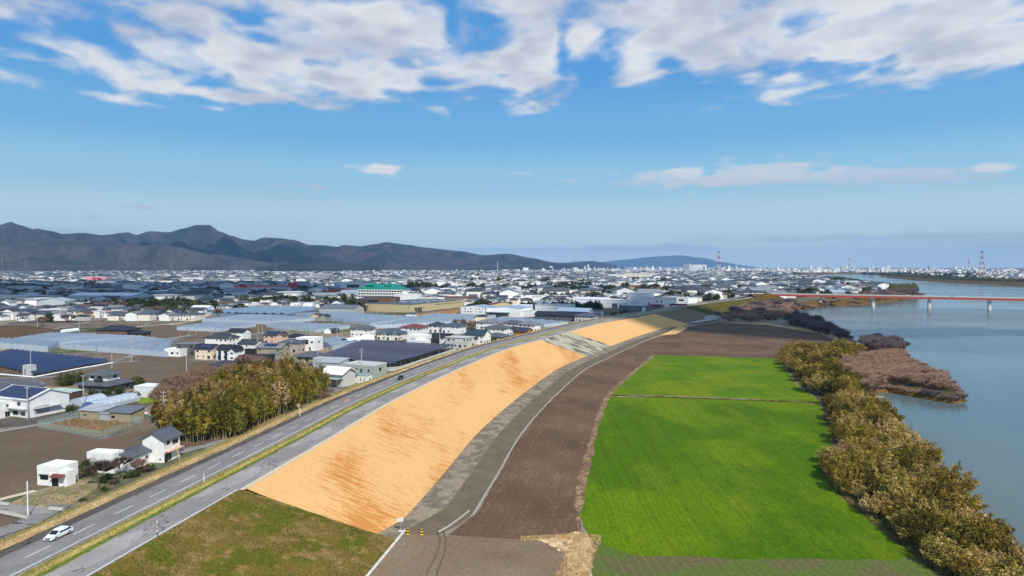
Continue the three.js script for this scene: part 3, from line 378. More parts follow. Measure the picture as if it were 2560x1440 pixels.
// volumes of a building: {x,z,y,w,d,h,roof,ph,ov,ax,wm,rm,win:[[face,u,y,w,h]...], auto:'frl'}
function volume(g, v, tiny) {
  const { x = 0, z = 0, y = 0, h, roof = 'gable', ph = 1.6, ov = .5, ax = 'x', wm = M.white, rm = M.rgrey, t } = v; const w = ax === 'x' ? v.w : v.d, d = ax === 'x' ? v.d : v.w;
  const wb = wallGeo(w, d, h, roof, ph), rb = roof === 'none' ? null : roofGeo(w, d, h, roof, ph, ov, t); if (ax === 'z') { swap(wb); if (rb) swap(rb); }
  shift(wb, x, y, z).mesh('wall', wm, g); if (rb) { const r = shift(rb, x, y, z).mesh('roof', rm, g); if (v.solar) { const [sw, sd] = v.solar, k = Math.atan(ph / (d / 2)); for (let i = 0; i < 4; i++) { const p = new THREE.Mesh(new THREE.BoxGeometry(sw / 4 - .1, .08, sd), M.panel); p.name = 'solar_panel'; const u = -sw / 2 + sw / 4 * (i + .5), zz = d / 4, yy = y + h + ph / 2 + .38; if (ax === 'x') { p.position.set(x + u, yy, z + zz); p.rotation.x = k; } else { p.position.set(x + zz, yy, z - u); p.rotation.set(0, Math.PI / 2, 0); p.rotateX(k); } r.add(p); } } }
  const sub = new THREE.Group(); sub.position.set(x, y, z);
  const list = [...(v.win || [])];
  if (v.auto) { const r = rng(Math.round(Math.abs(v.w * 91 + v.d * 17 + (v.seed || 0) * 131))); const st = Math.max(1, Math.round(h / 3)); for (const f of v.auto) { const len = f === 'f' || f === 'b' ? v.w : v.d, n = Math.max(1, Math.floor(len / 3.1)); for (let k = 0; k < st; k++) for (let i = 0; i < n; i++) { if (r() < .22) continue; const big = k === 0 && r() < .5; list.push([f, (i + .5) / n - .5 + .04 * (r() - .5), (k + .5) * h / st + (big ? -.15 : .15), big ? 1.8 : r() < .4 ? .9 : 1.6, big ? 1.9 : 1.15]); } } }
  for (const q of list) windowAt(sub, q[0], v.w, v.d, q[1], q[2], q[3], q[4], q[5] || v.fm, tiny);
  for (const c of [...sub.children]) { c.position.add(sub.position); g.add(c); }
}
const winBig = new THREE.BoxGeometry(2.2, 1.9, .1);
const keep = [];                                           // circles kept free of scattered houses
function building(name, label, category, x, z, heading, vols, group, y = GY) {
  const g = groupAt(name, label, category, x, y, z, heading, group); let R = 0;
  for (const v of vols) { volume(g, v, v.tiny); R = Math.max(R, Math.hypot(v.w, v.d) / 2 + Math.hypot(v.x || 0, v.z || 0)); }
  keep.push([x, z, R + 3]); return g;
}
const house = (label, x, z, heading, vols) => building('house', label, 'house', x, z, heading, vols, 'houses on the town side');
const box = (g, name, mat, ...a) => new MB().cbox(...a).mesh(name, mat, g);

// ---- near house beside the road and its hut
{
  const g = house('white two storey house with grey gable roof and low wing beside the road', -92.8, -178.0, 10, [
    { x: 0, z: -1, w: 6.2, d: 6.4, h: 6.0, ax: 'z', ph: 1.7, ov: .7, rm: M.rgrey, win: [['r', .2, 4.6, 2.4, 1.3], ['r', -.24, 4.9, 1.4, 1.2], ['r', -.25, 1.2, 2.4, 2], ['f', .33, .9, .6, .6]] },
    { x: -3.6, z: 6.2, w: 6, d: 8.2, h: 3.1, ax: 'z', ph: 1.3, ov: .4, rm: M.rgrey, win: [['r', -.1, 1.9, 1.6, 1], ['r', .28, 1.9, 1.2, 1]] },
    { x: -6.8, z: 10.6, w: 7.5, d: 3.4, h: 4.1, roof: 'flat', ph: .9, ov: .02, rm: M.white, win: [['f', .1, 1.2, 2.4, 1.6], ['r', 0, 1.4, 1, 1.4]] }]);
  box(g, 'door', M.black, 3.14, 0, 1.4, .12, 2.2, 1.1); box(g, 'porch_roof', M.pink, 3.7, 2.75, -1.2, 1.5, .12, 6.2); box(g, 'gutter_pipe', M.frame, 3.2, 0, -.6, .1, 5.9, .1);
  const h = building('hut', 'small white flat hut with maroon awning beside the dry grass yard', 'hut', -107.0, -159.4, 12, [{ w: 6.2, d: 5.2, h: 3.6, roof: 'flat', ph: 1.0, ov: .02, rm: M.white, wm: M.white, win: [['f', -.18, 1.9, 2.2, 1, M.dframe]] }]);
  new MB().quad([1.4, 3.0, 2.62], [1.4 + 3.4, 3.0, 2.62 - 0], [4.9, 2.5, 3.9], [1.3, 2.5, 3.9]).quad([1.3, 2.42, 3.9], [4.9, 2.42, 3.9], [4.9, 2.5, 3.9], [1.3, 2.5, 3.9]).mesh('awning', paint('#7b3a38'), h); box(h, 'sliding_door', M.glass, 1.9, 0, 2.62, 1.8, 2.3, .1); box(h, 'side_wall', M.white, 4, 0, 1.2, 1.8, 3.6, 2.4); box(h, 'window_hood', M.dframe, -1.1, 2.55, 2.75, 2.6, .1, .5);
}
// ---- works building and its neighbours at the left
{
  const g = building('works_building', 'white two storey works building with dark blue panelled roof', 'building', -168.0, -237.1, 22, [{ w: 19, d: 14, h: 6.2, ax: 'x', ph: 2.4, ov: .6, wm: M.cwhite, rm: M.white2, win: [['f', -.42, 4.6, 1.6, 1.4], ['f', -.26, 4.6, 1.6, 1.4], ['f', 0, 4.6, 1.6, 1.4], ['f', .25, 4.6, 1.9, 1.4], ['f', -.35, 1.4, 2.6, 1.5], ['f', -.1, 1.4, 2.6, 1.5], ['f', .15, 1.4, 2.6, 1.5], ['f', .36, 1.4, 2.2, 1.5]] }]);
  for (let i = 0; i < 7; i++) for (let j = 0; j < 3; j++) { const p = new THREE.Mesh(new THREE.BoxGeometry(2.5, .08, 2.3), M.panel); p.name = 'solar_panel'; p.rotation.x = Math.atan(2.4 / 7); p.position.set(-7.8 + i * 2.6, 8.55 - (1.3 + j * 2.38) * 2.4 / 7 + .46, 1.3 + j * 2.38); g.add(p); }
  box(g, 'awning', M.lgrey, -1, 3.0, 7.7, 20, .15, 1.6); box(g, 'side_hood', M.cgrey, 10.3, 2.9, 1, 1.6, .15, 9); box(g, 'shutter_or_shade_panel', M.cgrey, 9.56, 1.0, 2.5, .1, 2.6, 5);
  house('low house with wide grey hip roof at the left edge', -199.3, -270.7, 20, [{ w: 20, d: 12, h: 3.2, roof: 'hip', ph: 2.6, ov: 1, wm: M.lgrey, auto: 'fr', seed: 2 }]);
  building('shed', 'white walled corner building cut by the left edge', 'shed', -174.3, -227.7, 16, [{ w: 7, d: 9, h: 5, roof: 'flat', ph: .6, ov: .1, rm: M.white, auto: 'fr' }]);
  building('carport', 'open carport with pale green roof beside the hedge', 'carport', -174.0, -264.9, 20, [{ w: 12, d: 5, h: 2.6, roof: 'flat', ph: 0, ov: .3, wm: M.dbrown, rm: paint('#b9d0c0') }]);
  const t = house('traditional two tier grey tiled house among garden trees', -167.6, -279.5, 14, [
    { w: 15, d: 11, h: 3, roof: 'hip', ph: 2.0, ov: 1.2, wm: M.dgrey, rm: M.rgrey, auto: 'fr', seed: 4 }, { x: -.5, z: -.5, y: 4.3, w: 9, d: 6.5, h: 2.3, roof: 'hip', ph: 1.9, ov: 1, wm: M.white, rm: M.rgrey, win: [['f', -.3, 1.3, 1.8, 1.2], ['f', .1, 1.3, 2.2, 1.2], ['r', .1, 1.3, 1.8, 1.2]] }]);
  box(t, 'balcony', M.dframe, .5, 4.4, 3.6, 3.6, .8, 1);
  building('shed', 'plain white flat roofed shed beside the small lawn', 'shed', -141.6, -266.5, 12, [{ w: 9.5, d: 7, h: 4.2, roof: 'flat', ph: 0, ov: .15, wm: M.cwhite, rm: M.white, win: [['r', -.1, 2.4, 1.6, 1.1, M.dframe]] }]);
  building('shed', 'khaki shed with grey lean-to roof next to the net fence', 'shed', -138.2, -227.1, 14, [{ w: 9, d: 6.5, h: 3.2, roof: 'mono', ph: .9, ov: .4, wm: M.khaki, rm: M.rsilver, win: [['f', -.25, 1.7, 1.2, .9]] }, { x: 5.6, z: .8, w: 3.6, d: 5.5, h: 2.6, roof: 'mono', ph: .8, ov: .3, wm: M.cgrey, rm: M.rsilver }]);
  building('shed', 'khaki shed with dark grey roof nearest the scrap yard', 'shed', -128.0, -224.7, 14, [{ w: 9.5, d: 6, h: 3, roof: 'mono', ph: .9, ov: .4, wm: M.khaki, rm: M.cdark, win: [['f', -.22, 1.6, 1.4, .8, M.dframe]] }]);
  const pt = building('equipment_box', 'pale grey equipment box beside the solar field pole', 'box', -225.4, -317.6, 15, [{ w: 4.6, d: 3, h: 4.6, roof: 'flat', ph: 0, ov: .05, wm: M.lgrey, rm: M.lgrey }]); box(pt, 'door', M.grey, -.9, .2, 1.52, 1.2, 3, .06);
}
function tunnel(label, x, z, heading, L, w, h, skin, end, n = 6) {            // hooped plastic tunnel: one cover sheet per bay, hoops between
  const g = groupAt('plastic_tunnel', label, 'plastic tunnel', x, GY, z, heading, 'plastic tunnels'); keep.push([x, z, L / 2]);
  for (let b = 0; b < n; b++) { const m = new MB(), x0 = -L / 2 + L * b / n, x1 = x0 + L / n; for (let i = 0; i < 10; i++) { const P = k => { const a = Math.PI * k / 10; return [Math.cos(a) * w / 2, Math.pow(Math.sin(a), .75) * h]; }, [z0, y0] = P(i), [z1, y1] = P(i + 1); m.quad([x0, y0, z0], [x1, y0, z0], [x1, y1, z1], [x0, y1, z1]); } m.mesh('cover', skin, g); const q = new MB(); for (let i = 0; i < 10; i++) { const P = k => { const a = Math.PI * k / 10; return [x1, Math.pow(Math.sin(a), .75) * h + .05, Math.cos(a) * (w / 2 + .04)]; }; q.bar(P(i), P(i + 1), .07, .07, 4); } q.mesh('hoop', M.steel, g); }
  for (const s of end ? [-1, 1] : [-1]) { const m = new MB(); for (let i = 0; i < 10; i++) { const P = k => { const a = Math.PI * k / 10; return [s * L / 2, Math.pow(Math.sin(a), .75) * h, Math.cos(a) * w / 2]; }; m.tri([s * L / 2, 0, 0], P(i), P(i + 1)); } m.mesh('end_panel', end || skin, g); }
}
const film = std({ color: '#b7c2cc', roughness: .35 }), filmW = std({ color: '#f2f4f4', roughness: .45 }), filmB = std({ color: '#5c76a4', roughness: .4 });
tunnel('cloudy plastic tunnel with blue lower side behind the khaki sheds', -147.1, -249.5, 104, 20, 7, 3, film, filmB);
tunnel('shorter cloudy plastic tunnel left of the longer one', -157.4, -252.4, 102, 11, 6.5, 2.7, film, film);
tunnel('long white plastic tunnel with one open end behind the solar array', -103.4, -454.6, 108, 32, 8.5, 4.2, filmW, null, 8);
tunnel('small tunnel half covered in black between greenhouses', -137.5, -520.2, 105, 13, 6, 3.6, std({ color: '#24262a', roughness: .5 }), filmW, 4);
tunnel('white tank like tunnel beside the dry field at left', -343.8, -529.7, 100, 15, 3, 2.2, filmW, filmW, 8);
// ---- brown house with black hip roofs
house('brown brick house with wide black hip roof beside the greenhouse', -283.7, -490.7, 8, [{ w: 24, d: 14, h: 5.6, roof: 'hip', ph: 2.6, ov: 1, wm: M.brown, rm: M.rblack, auto: 'fr', seed: 1 }, { x: 17, z: 1, w: 12, d: 10, h: 3.4, roof: 'hip', ph: 1.7, ov: 1, wm: M.brown, rm: M.rblack, auto: 'fr', seed: 3 }]);

// ---- row of houses behind the grey field
const tw = (w, d, rm, wm, o = {}) => ({ w, d, h: 5.8, ph: 1.9, ov: .6, rm, wm, auto: 'fr', seed: w + d, ...o });
house('modern house with white lower box and grey upper block', -188.1, -389.2, 12, [{ x: -2, z: 3, w: 10, d: 7, h: 3.6, roof: 'flat', ph: .8, ov: .02, wm: M.white, rm: M.white, auto: 'f', fm: M.dframe }, { x: 2, z: -3, w: 12, d: 7, h: 6.4, roof: 'flat', ph: .2, ov: .4, wm: M.dgrey, rm: M.rlight, auto: 'fr', seed: 3, fm: M.dframe }]);
house('cream house with black gable roof and solar panels', -167.4, -375.6, 14, [tw(10.5, 9, M.rblack, M.cream, { solar: [7, 3.2], ax: 'x' })]);
house('white house with black panel strips and black gable roof', -154.4, -372.4, 16, [tw(11, 8, M.rblack, M.white, { fm: M.dframe }), { x: 5.5, z: 2, w: 4, d: 7, h: 5.2, ax: 'z', ph: 1.5, ov: .5, wm: M.white, rm: M.rblack, auto: 'f' }, { x: -3.4, z: 4.06, w: 1.7, d: .12, h: 5.2, roof: 'none', wm: M.black }, { x: .6, z: 4.06, w: 1.7, d: .12, h: 5.2, roof: 'none', wm: M.black }]);
house('large house under broad black roof behind the cream one', -183.8, -431.9, 14, [tw(17, 11, M.rdark, M.white, { roof: 'hip', ph: 2.8, seed: 6 })]);
house('white house with dark grey roof and black garage', -153.3, -400.0, 14, [tw(11, 9, M.rdark, M.white, { seed: 2 }), { x: 5, z: 5, w: 8, d: 5, h: 3, roof: 'flat', ph: .2, ov: .1, wm: M.black, rm: M.black }]);
house('brown grey two storey house with panels on its beige gable roof', -133.4, -380.6, 14, [tw(15, 9, M.rlight, M.khaki, { solar: [8, 3], seed: 8 }), { x: 5, z: 5.6, w: 6, d: 3, h: 3, roof: 'mono', ph: .8, ov: .3, wm: M.grey, rm: M.rlight, auto: 'f' }]);
house('grey beige house between the panelled one and the white cube', -130.5, -403.7, 14, [tw(12, 9, M.rblue, M.pink, { roof: 'hip', seed: 5, wm: paint('#b7a89a') })]);
house('bright white cube house with black panel painted for its shaded balcony recess', -122.9, -413.3, 14, [{ w: 12.5, d: 10, h: 7.4, roof: 'flat', ph: .5, ov: .02, wm: M.white, rm: M.white, fm: M.dframe, win: [['f', -.3, 1.4, 1.0, 2], ['f', -.05, 1.4, 1.0, 2], ['f', .25, 1.5, 1.0, 2], ['f', .36, 5.4, 1.4, 1.2], ['r', 0, 5.2, 1.4, 1.2], ['f', -.32, 3.9, .8, .8]] }, { x: 0, z: 5.08, y: 4.2, w: 4.2, d: .12, h: 2.6, roof: 'none', wm: M.black }]);  // flat black sheet on the front paints the shade of the balcony recess
house('white gabled house farthest back in the row', -188.1, -469.4, 12, [tw(12, 9, M.rblack, M.white, { seed: 9 })]);
house('house with two small pink gables and blue panels', -156.0, -449.9, 14, [tw(12, 9, M.rdark, M.pink, { solar: [7, 3], seed: 4 }), { x: 6, z: 2, w: 5, d: 6, h: 5.4, ax: 'z', ph: 1.6, ov: .4, wm: M.pink, rm: M.rbrown, auto: 'f' }]);
house('black roofed low house behind the white cube', -143.7, -454.6, 14, [tw(13, 10, M.rblack, M.lgrey, { roof: 'hip', h: 4, seed: 7 })]);
house('tan house with brown roof behind the bamboo top', -127.2, -333.5, 16, [tw(14, 9, M.rbrown, M.tan, { h: 5, ax: 'x', seed: 3 })]);
house('white house with dark hip roof left of the bamboo top', -132.7, -317.6, 16, [tw(13, 9, M.rdark, M.white, { h: 5, roof: 'hip', seed: 5 })]);
building('garage', 'black flat garage behind the tan house', 'garage', -133.4, -364.5, 14, [{ w: 11, d: 5, h: 3.4, roof: 'flat', ph: 0, ov: .1, wm: M.black, rm: M.rblack }]);
house('grey two storey house with wide grey hip roof right of the grove', -99.7, -337.5, 18, [{ w: 14, d: 10, h: 3, roof: 'hip', ph: 1.4, ov: .8, wm: M.dgrey, rm: M.rgrey, auto: 'fr', seed: 2 }, { z: -1, y: 3.6, w: 12, d: 8.5, h: 2.9, roof: 'hip', ph: 2.2, ov: 1, wm: M.khaki, rm: M.rgrey, auto: 'fr', seed: 7, fm: M.dframe }]);
{
  const a = building('warehouse', 'light grey clad store with stepped false front', 'warehouse', -86.0, -324.8, 18, [{ w: 13, d: 9, h: 5.4, roof: 'mono', ph: 1.2, ov: .3, wm: M.cgrey, rm: M.rsilver }, { x: -6, z: 2, w: 2.5, d: 6, h: 7.2, roof: 'flat', ph: 0, ov: .05, wm: M.cgrey, rm: M.lgrey }]); box(a, 'stripe', M.dframe, 1, 3.2, 4.56, 10, .5, .08);
  const b = building('barn', 'weathered barn with dazzling white sheet roof beside the road', 'barn', -73.5, -291.8, 26, [{ x: -1, w: 10.5, d: 8.5, h: 5.6, ph: 1.9, ov: 1.1, ax: 'x', wm: M.lgrey, rm: paint('#f7f7f5'), win: [['f', -.4, 4.6, 1.4, 1.2, M.dframe]] }]);
  box(b, 'shutter_or_shade_panel', M.cdark, -3.6, 0, 4.3, 2.2, 3.4, .12); box(b, 'porch_roof', M.rsilver, 1.6, 3.7, 6.2, 6.8, .12, 4.2); for (const x of [-1.6, 1.6, 4.8]) box(b, 'porch_post', M.steel, x, 0, 8.1, .14, 3.7, .14); box(b, 'porch_side', M.cgrey, -1.75, 0, 6.3, .1, 3.6, 3.8);
  const c = building('office', 'sage grey two storey flat office with blue balcony beside the road', 'office', -64.8, -304.1, 24, [{ x: -1, w: 16, d: 10, h: 7.2, roof: 'flat', ph: .5, ov: .05, wm: M.sage, rm: M.lgrey, win: [['f', -.42, 5.2, 1.3, 1.4], ['f', -.24, 5.2, 1.3, 1.4], ['f', -.06, 5.2, 1.1, 1.6], ['f', .1, 4.9, 1.3, 2.2], ['f', .34, 5.2, 1.3, 1.5], ['f', -.35, 1.6, 1.3, 1.4], ['r', .0, 5.4, 1.8, 1.4, M.dframe], ['f', .06, 1.7, 1, 2]] }, { x: 2.6, z: 6.5, w: 7, d: 3.4, h: 3.3, roof: 'flat', ph: 0, ov: .15, wm: M.white, rm: M.cblue, win: [['f', .0, 1.7, .6, 1.6], ['f', .25, 1.7, .6, 1.6], ['r', 0, 1.6, 1, 1.6]] }]);
  for (let i = 0; i < 9; i++) box(c, 'balcony_post', M.cblue, -.6 + i * .82, 3.5, 8.1, .1, 1, .1); box(c, 'balcony_rail', M.cblue, 2.6, 4.5, 8.1, 7, .1, .12); box(c, 'entrance', M.pink, -3.2, 0, 5.06, 2.2, 2.6, .1);
}
// ---- cluster of houses along the levee farther on
const cl = (l, x, z, hd, w, d, rm, wm, o = {}) => house(l, x, z, hd, [{ w, d, h: 5.7, roof: 'hip', ph: 2.1, ov: .9, rm, wm, auto: 'fr', seed: w * 3 + d, ...o }]);
cl('white two storey house with grey hip roof and long balcony', -108.5, -496.3, 18, 14, 11, M.rgrey, M.white);
cl('wide house with blue grey pyramid roof above a hedge', -83.6, -474.6, 18, 16, 13, M.rblue, M.ivory, { ph: 2.8, h: 4.6 });
cl('tall white house with red brown hip roof', -70.9, -496.3, 20, 16, 12, M.rred, M.white, { h: 6.8 });
house('pure white cube house with small square windows by the solar array', -58.9, -431.9, 22, [{ w: 13, d: 9, h: 7, roof: 'flat', ph: .5, ov: .02, wm: M.white, rm: M.white, win: [['f', -.2, 5.2, .8, .8], ['f', -.08, 5.2, .8, .8], ['r', .2, 5, 1, 1.2]] }, { x: 5, z: 5.4, w: 8, d: 4, h: 4.4, roof: 'flat', ph: .4, ov: .02, wm: M.white, rm: M.white, win: [['f', .25, 2.2, .9, 2], ['f', 0, 2.2, .9, 1.4]] }]);
cl('dark hip roofed house behind the red brown one', -57.2, -526.5, 20, 12, 10, M.rdark, M.white);
house('black and white house with black gable roof', -44.1, -436.3, 22, [tw(13, 9, M.rblack, M.white, { fm: M.dframe, seed: 4 }), { x: -3, z: 5, w: 6, d: 2.4, h: 5, roof: 'flat', ph: .2, ov: .02, wm: M.black, rm: M.black, auto: 'f' }]);
cl('white house with slate blue hip roof behind the black one', -44.3, -520.2, 22, 15, 11, M.rblue, M.white, { seed: 5 });
house('grey house with flat roof and open balconies', -32.7, -427.7, 24, [{ w: 15, d: 10, h: 6.4, roof: 'flat', ph: .3, ov: .5, wm: M.lgrey, rm: M.lgrey, auto: 'fr', seed: 3, fm: M.dframe }, { x: 4, z: 6, w: 10, d: 2.2, h: 3.4, roof: 'flat', ph: 1, ov: .1, wm: M.lgrey, rm: M.lgrey, auto: 'f' }]);
house('white house with dark teal gable roof', -22.5, -449.9, 26, [tw(14, 10, M.rteal, M.white, { ph: 3, seed: 6 }), { x: -2, z: 7, w: 9, d: 5, h: 3.6, roof: 'hip', ph: 1.3, ov: .6, wm: M.lgrey, rm: M.rdark, auto: 'f' }]);
cl('small white house with grey hip roof behind the tall bare tree', -20.5, -553.4, 24, 14, 11, M.rlight, M.white, { seed: 8 });
cl('white house with broad grey hip roof near the levee bend', -10.3, -502.1, 28, 17, 12, M.rgrey, M.white, { seed: 2 });
cl('low grey hip roofed house touching the levee verge', -9.8, -464.4, 28, 14, 10, M.rgrey, M.lgrey, { h: 3.4, seed: 3 });
cl('small house with orange brown walls beside the levee', 8.3, -502.1, 30, 10, 8, M.rdark, M.orange, { roof: 'gable', h: 3.4, seed: 4 });
cl('white house with grey roof at the end of the levee cluster', 13.8, -533.0, 30, 14, 10, M.rlight, M.white, { seed: 6 });
cl('white house with dark roof half hidden left of the cluster end', 0.9, -508.0, 30, 10, 9, M.rdark, M.white, { h: 4.2, seed: 9 });
cl('grey roofed house behind the cluster end', 1.6, -553.4, 30, 14, 9, M.rgrey, M.ivory, { h: 5, seed: 1 });

// ---- warehouses, hospital, stores
{
  const w = building('warehouse', 'huge tan clad warehouse with dark blue grey roof', 'warehouse', -113.5, -812.8, 25, [{ w: 62, d: 118, h: 8.6, roof: 'flat', ph: .5, ov: .2, wm: M.ctan, rm: paint('#57616b'), t: .4, win: [...Array(11)].map((_, i) => ['r', -.05 + i * .048, 6.2, 2.6, 1.3, M.dframe]) }]);
  const r = rng(4); for (let i = 0; i < 14; i++) box(w, 'skylight', M.csteel, -22 + (i % 7) * 7.5 + r() * 2, 8.95, -30 + Math.floor(i / 7) * 40 + r() * 8, 3.5, .5, 6); box(w, 'loading_canopy', M.dframe, 33, 4.4, 46, 5, .4, 14);
  building('hall', 'brown clad hall with dark glass front left of the tan warehouse', 'hall', -158.3, -805.3, 25, [{ w: 46, d: 24, h: 11.5, roof: 'mono', ph: 3, ov: .1, wm: M.dbrown, rm: M.dbrown }, { x: 2, z: 12.1, w: 13, d: .4, h: 11, roof: 'none', wm: M.glass }, { x: 18, z: 6, w: 14, d: 14, h: 14, roof: 'flat', ph: .4, ov: 0, wm: M.brown, rm: M.dbrown }]);
  const teal = tiled('#1e9b88', { roughness: .4 }), hp = building('hospital', 'long white hospital block with bright teal hip roof and two turrets', 'building', -176.7, -935.4, 14, [{ w: 66, d: 18, h: 19.6, roof: 'hip', ph: 6.4, ov: 1.6, wm: M.white, rm: teal }, { x: 38, z: 4, w: 34, d: 14, h: 13, roof: 'flat', ph: .6, ov: .2, wm: M.white, rm: M.white }, { x: -17, z: 0, y: 24, w: 8, d: 8, h: 1.4, roof: 'hip', ph: 4, ov: 2, wm: M.white, rm: teal }, { x: 9, z: 0, y: 24, w: 7, d: 7, h: 1.4, roof: 'hip', ph: 4.4, ov: 1.6, wm: M.white, rm: teal }]);
  for (let k = 0; k < 5; k++) { box(hp, 'balcony', M.white, 0, 3.6 + k * 3.6, 10, 66.4, .9, 2); for (let i = 0; i < 16; i++) { const m = new THREE.Mesh(winBig, M.glass); m.name = 'window'; m.position.set(-31 + i * 4.1, 2.2 + k * 3.6, 9.05); hp.add(m); } }
  const f1 = building('factory', 'long low white factory with blue grey roof and grey panel painted for its shaded loading bay', 'factory', -21.4, -701.2, 24, [{ x: -12, z: 4, w: 30, d: 24, h: 9, roof: 'gable', ph: 1.6, ov: .2, ax: 'z', wm: M.white, rm: M.cblue, auto: 'f', seed: 3 }, { x: 20, z: -6, w: 34, d: 34, h: 8.5, roof: 'gable', ph: 1.6, ov: .2, ax: 'z', wm: M.white, rm: M.cblue }, { x: 34, z: -4, w: 18, d: 20, h: 6, roof: 'flat', ph: .3, ov: .1, wm: M.cwhite, rm: M.csteel }]); box(f1, 'loading_shade_panel', M.grey, 14, 0, 11.2, 22, 4.4, .6); box(f1, 'loading_canopy', M.cblue, 14, 4.6, 14, 24, .4, 8);  // grey panel stands in for the shaded loading recess; no opening is cut
  const f2 = building('factory', 'tall white factory with red canopies beside the levee', 'factory', 150.6, -828.3, 34, [{ x: -18, z: 0, w: 40, d: 26, h: 9, roof: 'flat', ph: .6, ov: .1, wm: M.white, rm: M.lgrey }, { x: 4, z: -6, w: 24, d: 26, h: 18, roof: 'flat', ph: .6, ov: .05, wm: M.white, rm: M.lgrey }, { x: 30, z: 2, w: 34, d: 26, h: 13, roof: 'flat', ph: .6, ov: .05, wm: M.white, rm: M.lgrey, win: [['f', .1, 9.5, 2, 2.2], ['f', .25, 9.5, 2, 2.2], ['f', -.2, 7, 1.6, 3]] }]);
  box(f2, 'shutter_or_shade_panel', M.dgrey, -22, 0, 13.1, 7, 5.5, .3); box(f2, 'shutter_or_shade_panel', M.dgrey, -12, 0, 13.1, 7, 5.5, .3); const red = paint('#a02838'); box(f2, 'canopy', red, 26, 4.5, 20, 30, 1.6, 9); box(f2, 'canopy', red, 52, 5.5, 8, 26, 1.6, 8);  // the dark grey panels here paint the shade inside open bays
  building('factory', 'white two storey works with two dark window bands by the levee road', 'factory', 219.2, -887.6, 40, [{ w: 34, d: 26, h: 10, roof: 'flat', ph: .5, ov: .1, wm: M.white, rm: M.lgrey, win: [['f', -.2, 7.2, 7, 2.2, M.dframe], ['f', .22, 7.2, 7, 2.2, M.dframe]] }]);
  building('warehouse', 'white warehouse with sloping buttress end in the middle distance', 'warehouse', 102.1, -869.8, 30, [{ w: 46, d: 26, h: 9, roof: 'gable', ph: 2, ov: .3, wm: M.cwhite, rm: M.white2 }, { x: 30, z: 4, w: 22, d: 16, h: 8, roof: 'mono', ph: 1.5, ov: .3, wm: M.cwhite, rm: M.white2 }]);
  building('warehouse', 'grey steel warehouse with pale door end beside the levee', 'warehouse', 133.2, -736.9, 32, [{ w: 30, d: 18, h: 8.5, roof: 'gable', ph: 1.8, ov: .3, wm: M.cdark, rm: M.cgrey }, { x: 13.2, z: 9.1, w: 3.4, d: .2, h: 7, roof: 'none', wm: M.white }]);
  building('nursery_school', 'long dark roofed low building with blue panelled roof behind cars', 'building', 49.9, -643.9, 28, [{ x: -6, w: 44, d: 14, h: 5, roof: 'gable', ph: 2.4, ov: 1.2, wm: M.dgrey, rm: M.rblack, auto: 'f', seed: 8 }, { x: 4, z: -16, w: 32, d: 14, h: 8, roof: 'gable', ph: 2.6, ov: 1, wm: M.grey, rm: M.cblue }, { x: 24, z: 5, w: 18, d: 14, h: 5.4, roof: 'hip', ph: 2.4, ov: 1, wm: M.lgrey, rm: M.rblue, auto: 'fr', seed: 2 }]);
  building('barn', 'small dark barn with bright blue tarpaulin beside the levee', 'barn', 76.0, -653.6, 30, [{ w: 16, d: 10, h: 4.5, roof: 'gable', ph: 1.6, ov: .4, wm: M.dgrey, rm: M.rdark }, { x: 2, z: 6, w: 7, d: 3, h: 5, roof: 'gable', ph: 1, ov: .1, wm: paint('#1f5fb8'), rm: paint('#2a6cc4') }]);
  const s1 = building('store', 'long orange signed store left of the hospital', 'store', -279.6, -1192.2, 10, [{ w: 100, d: 40, h: 8, roof: 'flat', ph: .8, ov: .1, wm: M.white, rm: M.lgrey }]); box(s1, 'sign_band', paint('#d8694a'), -22, 6.5, 20.3, 60, 5, .5); box(s1, 'sign_band', paint('#c4553c'), 24, 6, 20.3, 26, 4, .5);
  const s2 = building('store', 'white store with dark windows and upper sign wall left of the hospital roof', 'store', -311.8, -1381.6, 10, [{ w: 62, d: 30, h: 18, roof: 'flat', ph: .8, ov: .1, wm: M.white, rm: M.lgrey }, { x: -4, z: 15.2, y: 8, w: 26, d: .5, h: 6, roof: 'none', wm: M.dbrown }]);
  const s3 = building('store', 'wide shopping store with red sign panels and teal end wall', 'store', -472.2, -1299.1, 6, [{ w: 120, d: 46, h: 9, roof: 'flat', ph: .6, ov: .1, wm: M.cwhite, rm: M.lgrey }, { x: 30, z: 23.3, w: 56, d: .5, h: 8, roof: 'none', wm: paint('#4fb8ae') }]); box(s3, 'sign_band', paint('#d07a72'), 0, 10, 10, 110, 5, .6); box(s3, 'sign_panel', paint('#b8323a'), -36, 10, 10.5, 14, 6, .6); box(s3, 'sign_tower', paint('#c8484a'), 66, 0, 20, 18, 20, 3);
  building('store', 'pink walled hall with red mark far in the left town', 'store', -1285.6, -2123.9, -6, [{ w: 62, d: 40, h: 17, roof: 'flat', ph: .6, ov: .1, wm: paint('#e89aa4'), rm: M.lgrey }, { x: 2, z: 20.3, y: 11, w: 24, d: .4, h: 4, roof: 'none', wm: paint('#b8243c') }]);
  building('factory', 'long pale factory hall with white roof in the left middle distance', 'factory', -569.8, -966.7, 6, [{ w: 95, d: 40, h: 10, roof: 'gable', ph: 3, ov: .3, wm: M.csteel, rm: M.white2 }]);
  building('factory', 'low grey blue factory wall at the left edge of the town', 'factory', -682.2, -945.6, 2, [{ w: 90, d: 40, h: 10, roof: 'flat', ph: .4, ov: .2, wm: M.csteel, rm: M.cgrey }]);
  building('store', 'long white building with open front near the river bend', 'store', 890.4, -1776.9, 20, [{ w: 92, d: 26, h: 10, roof: 'flat', ph: .6, ov: .4, wm: M.white, rm: M.white }]);
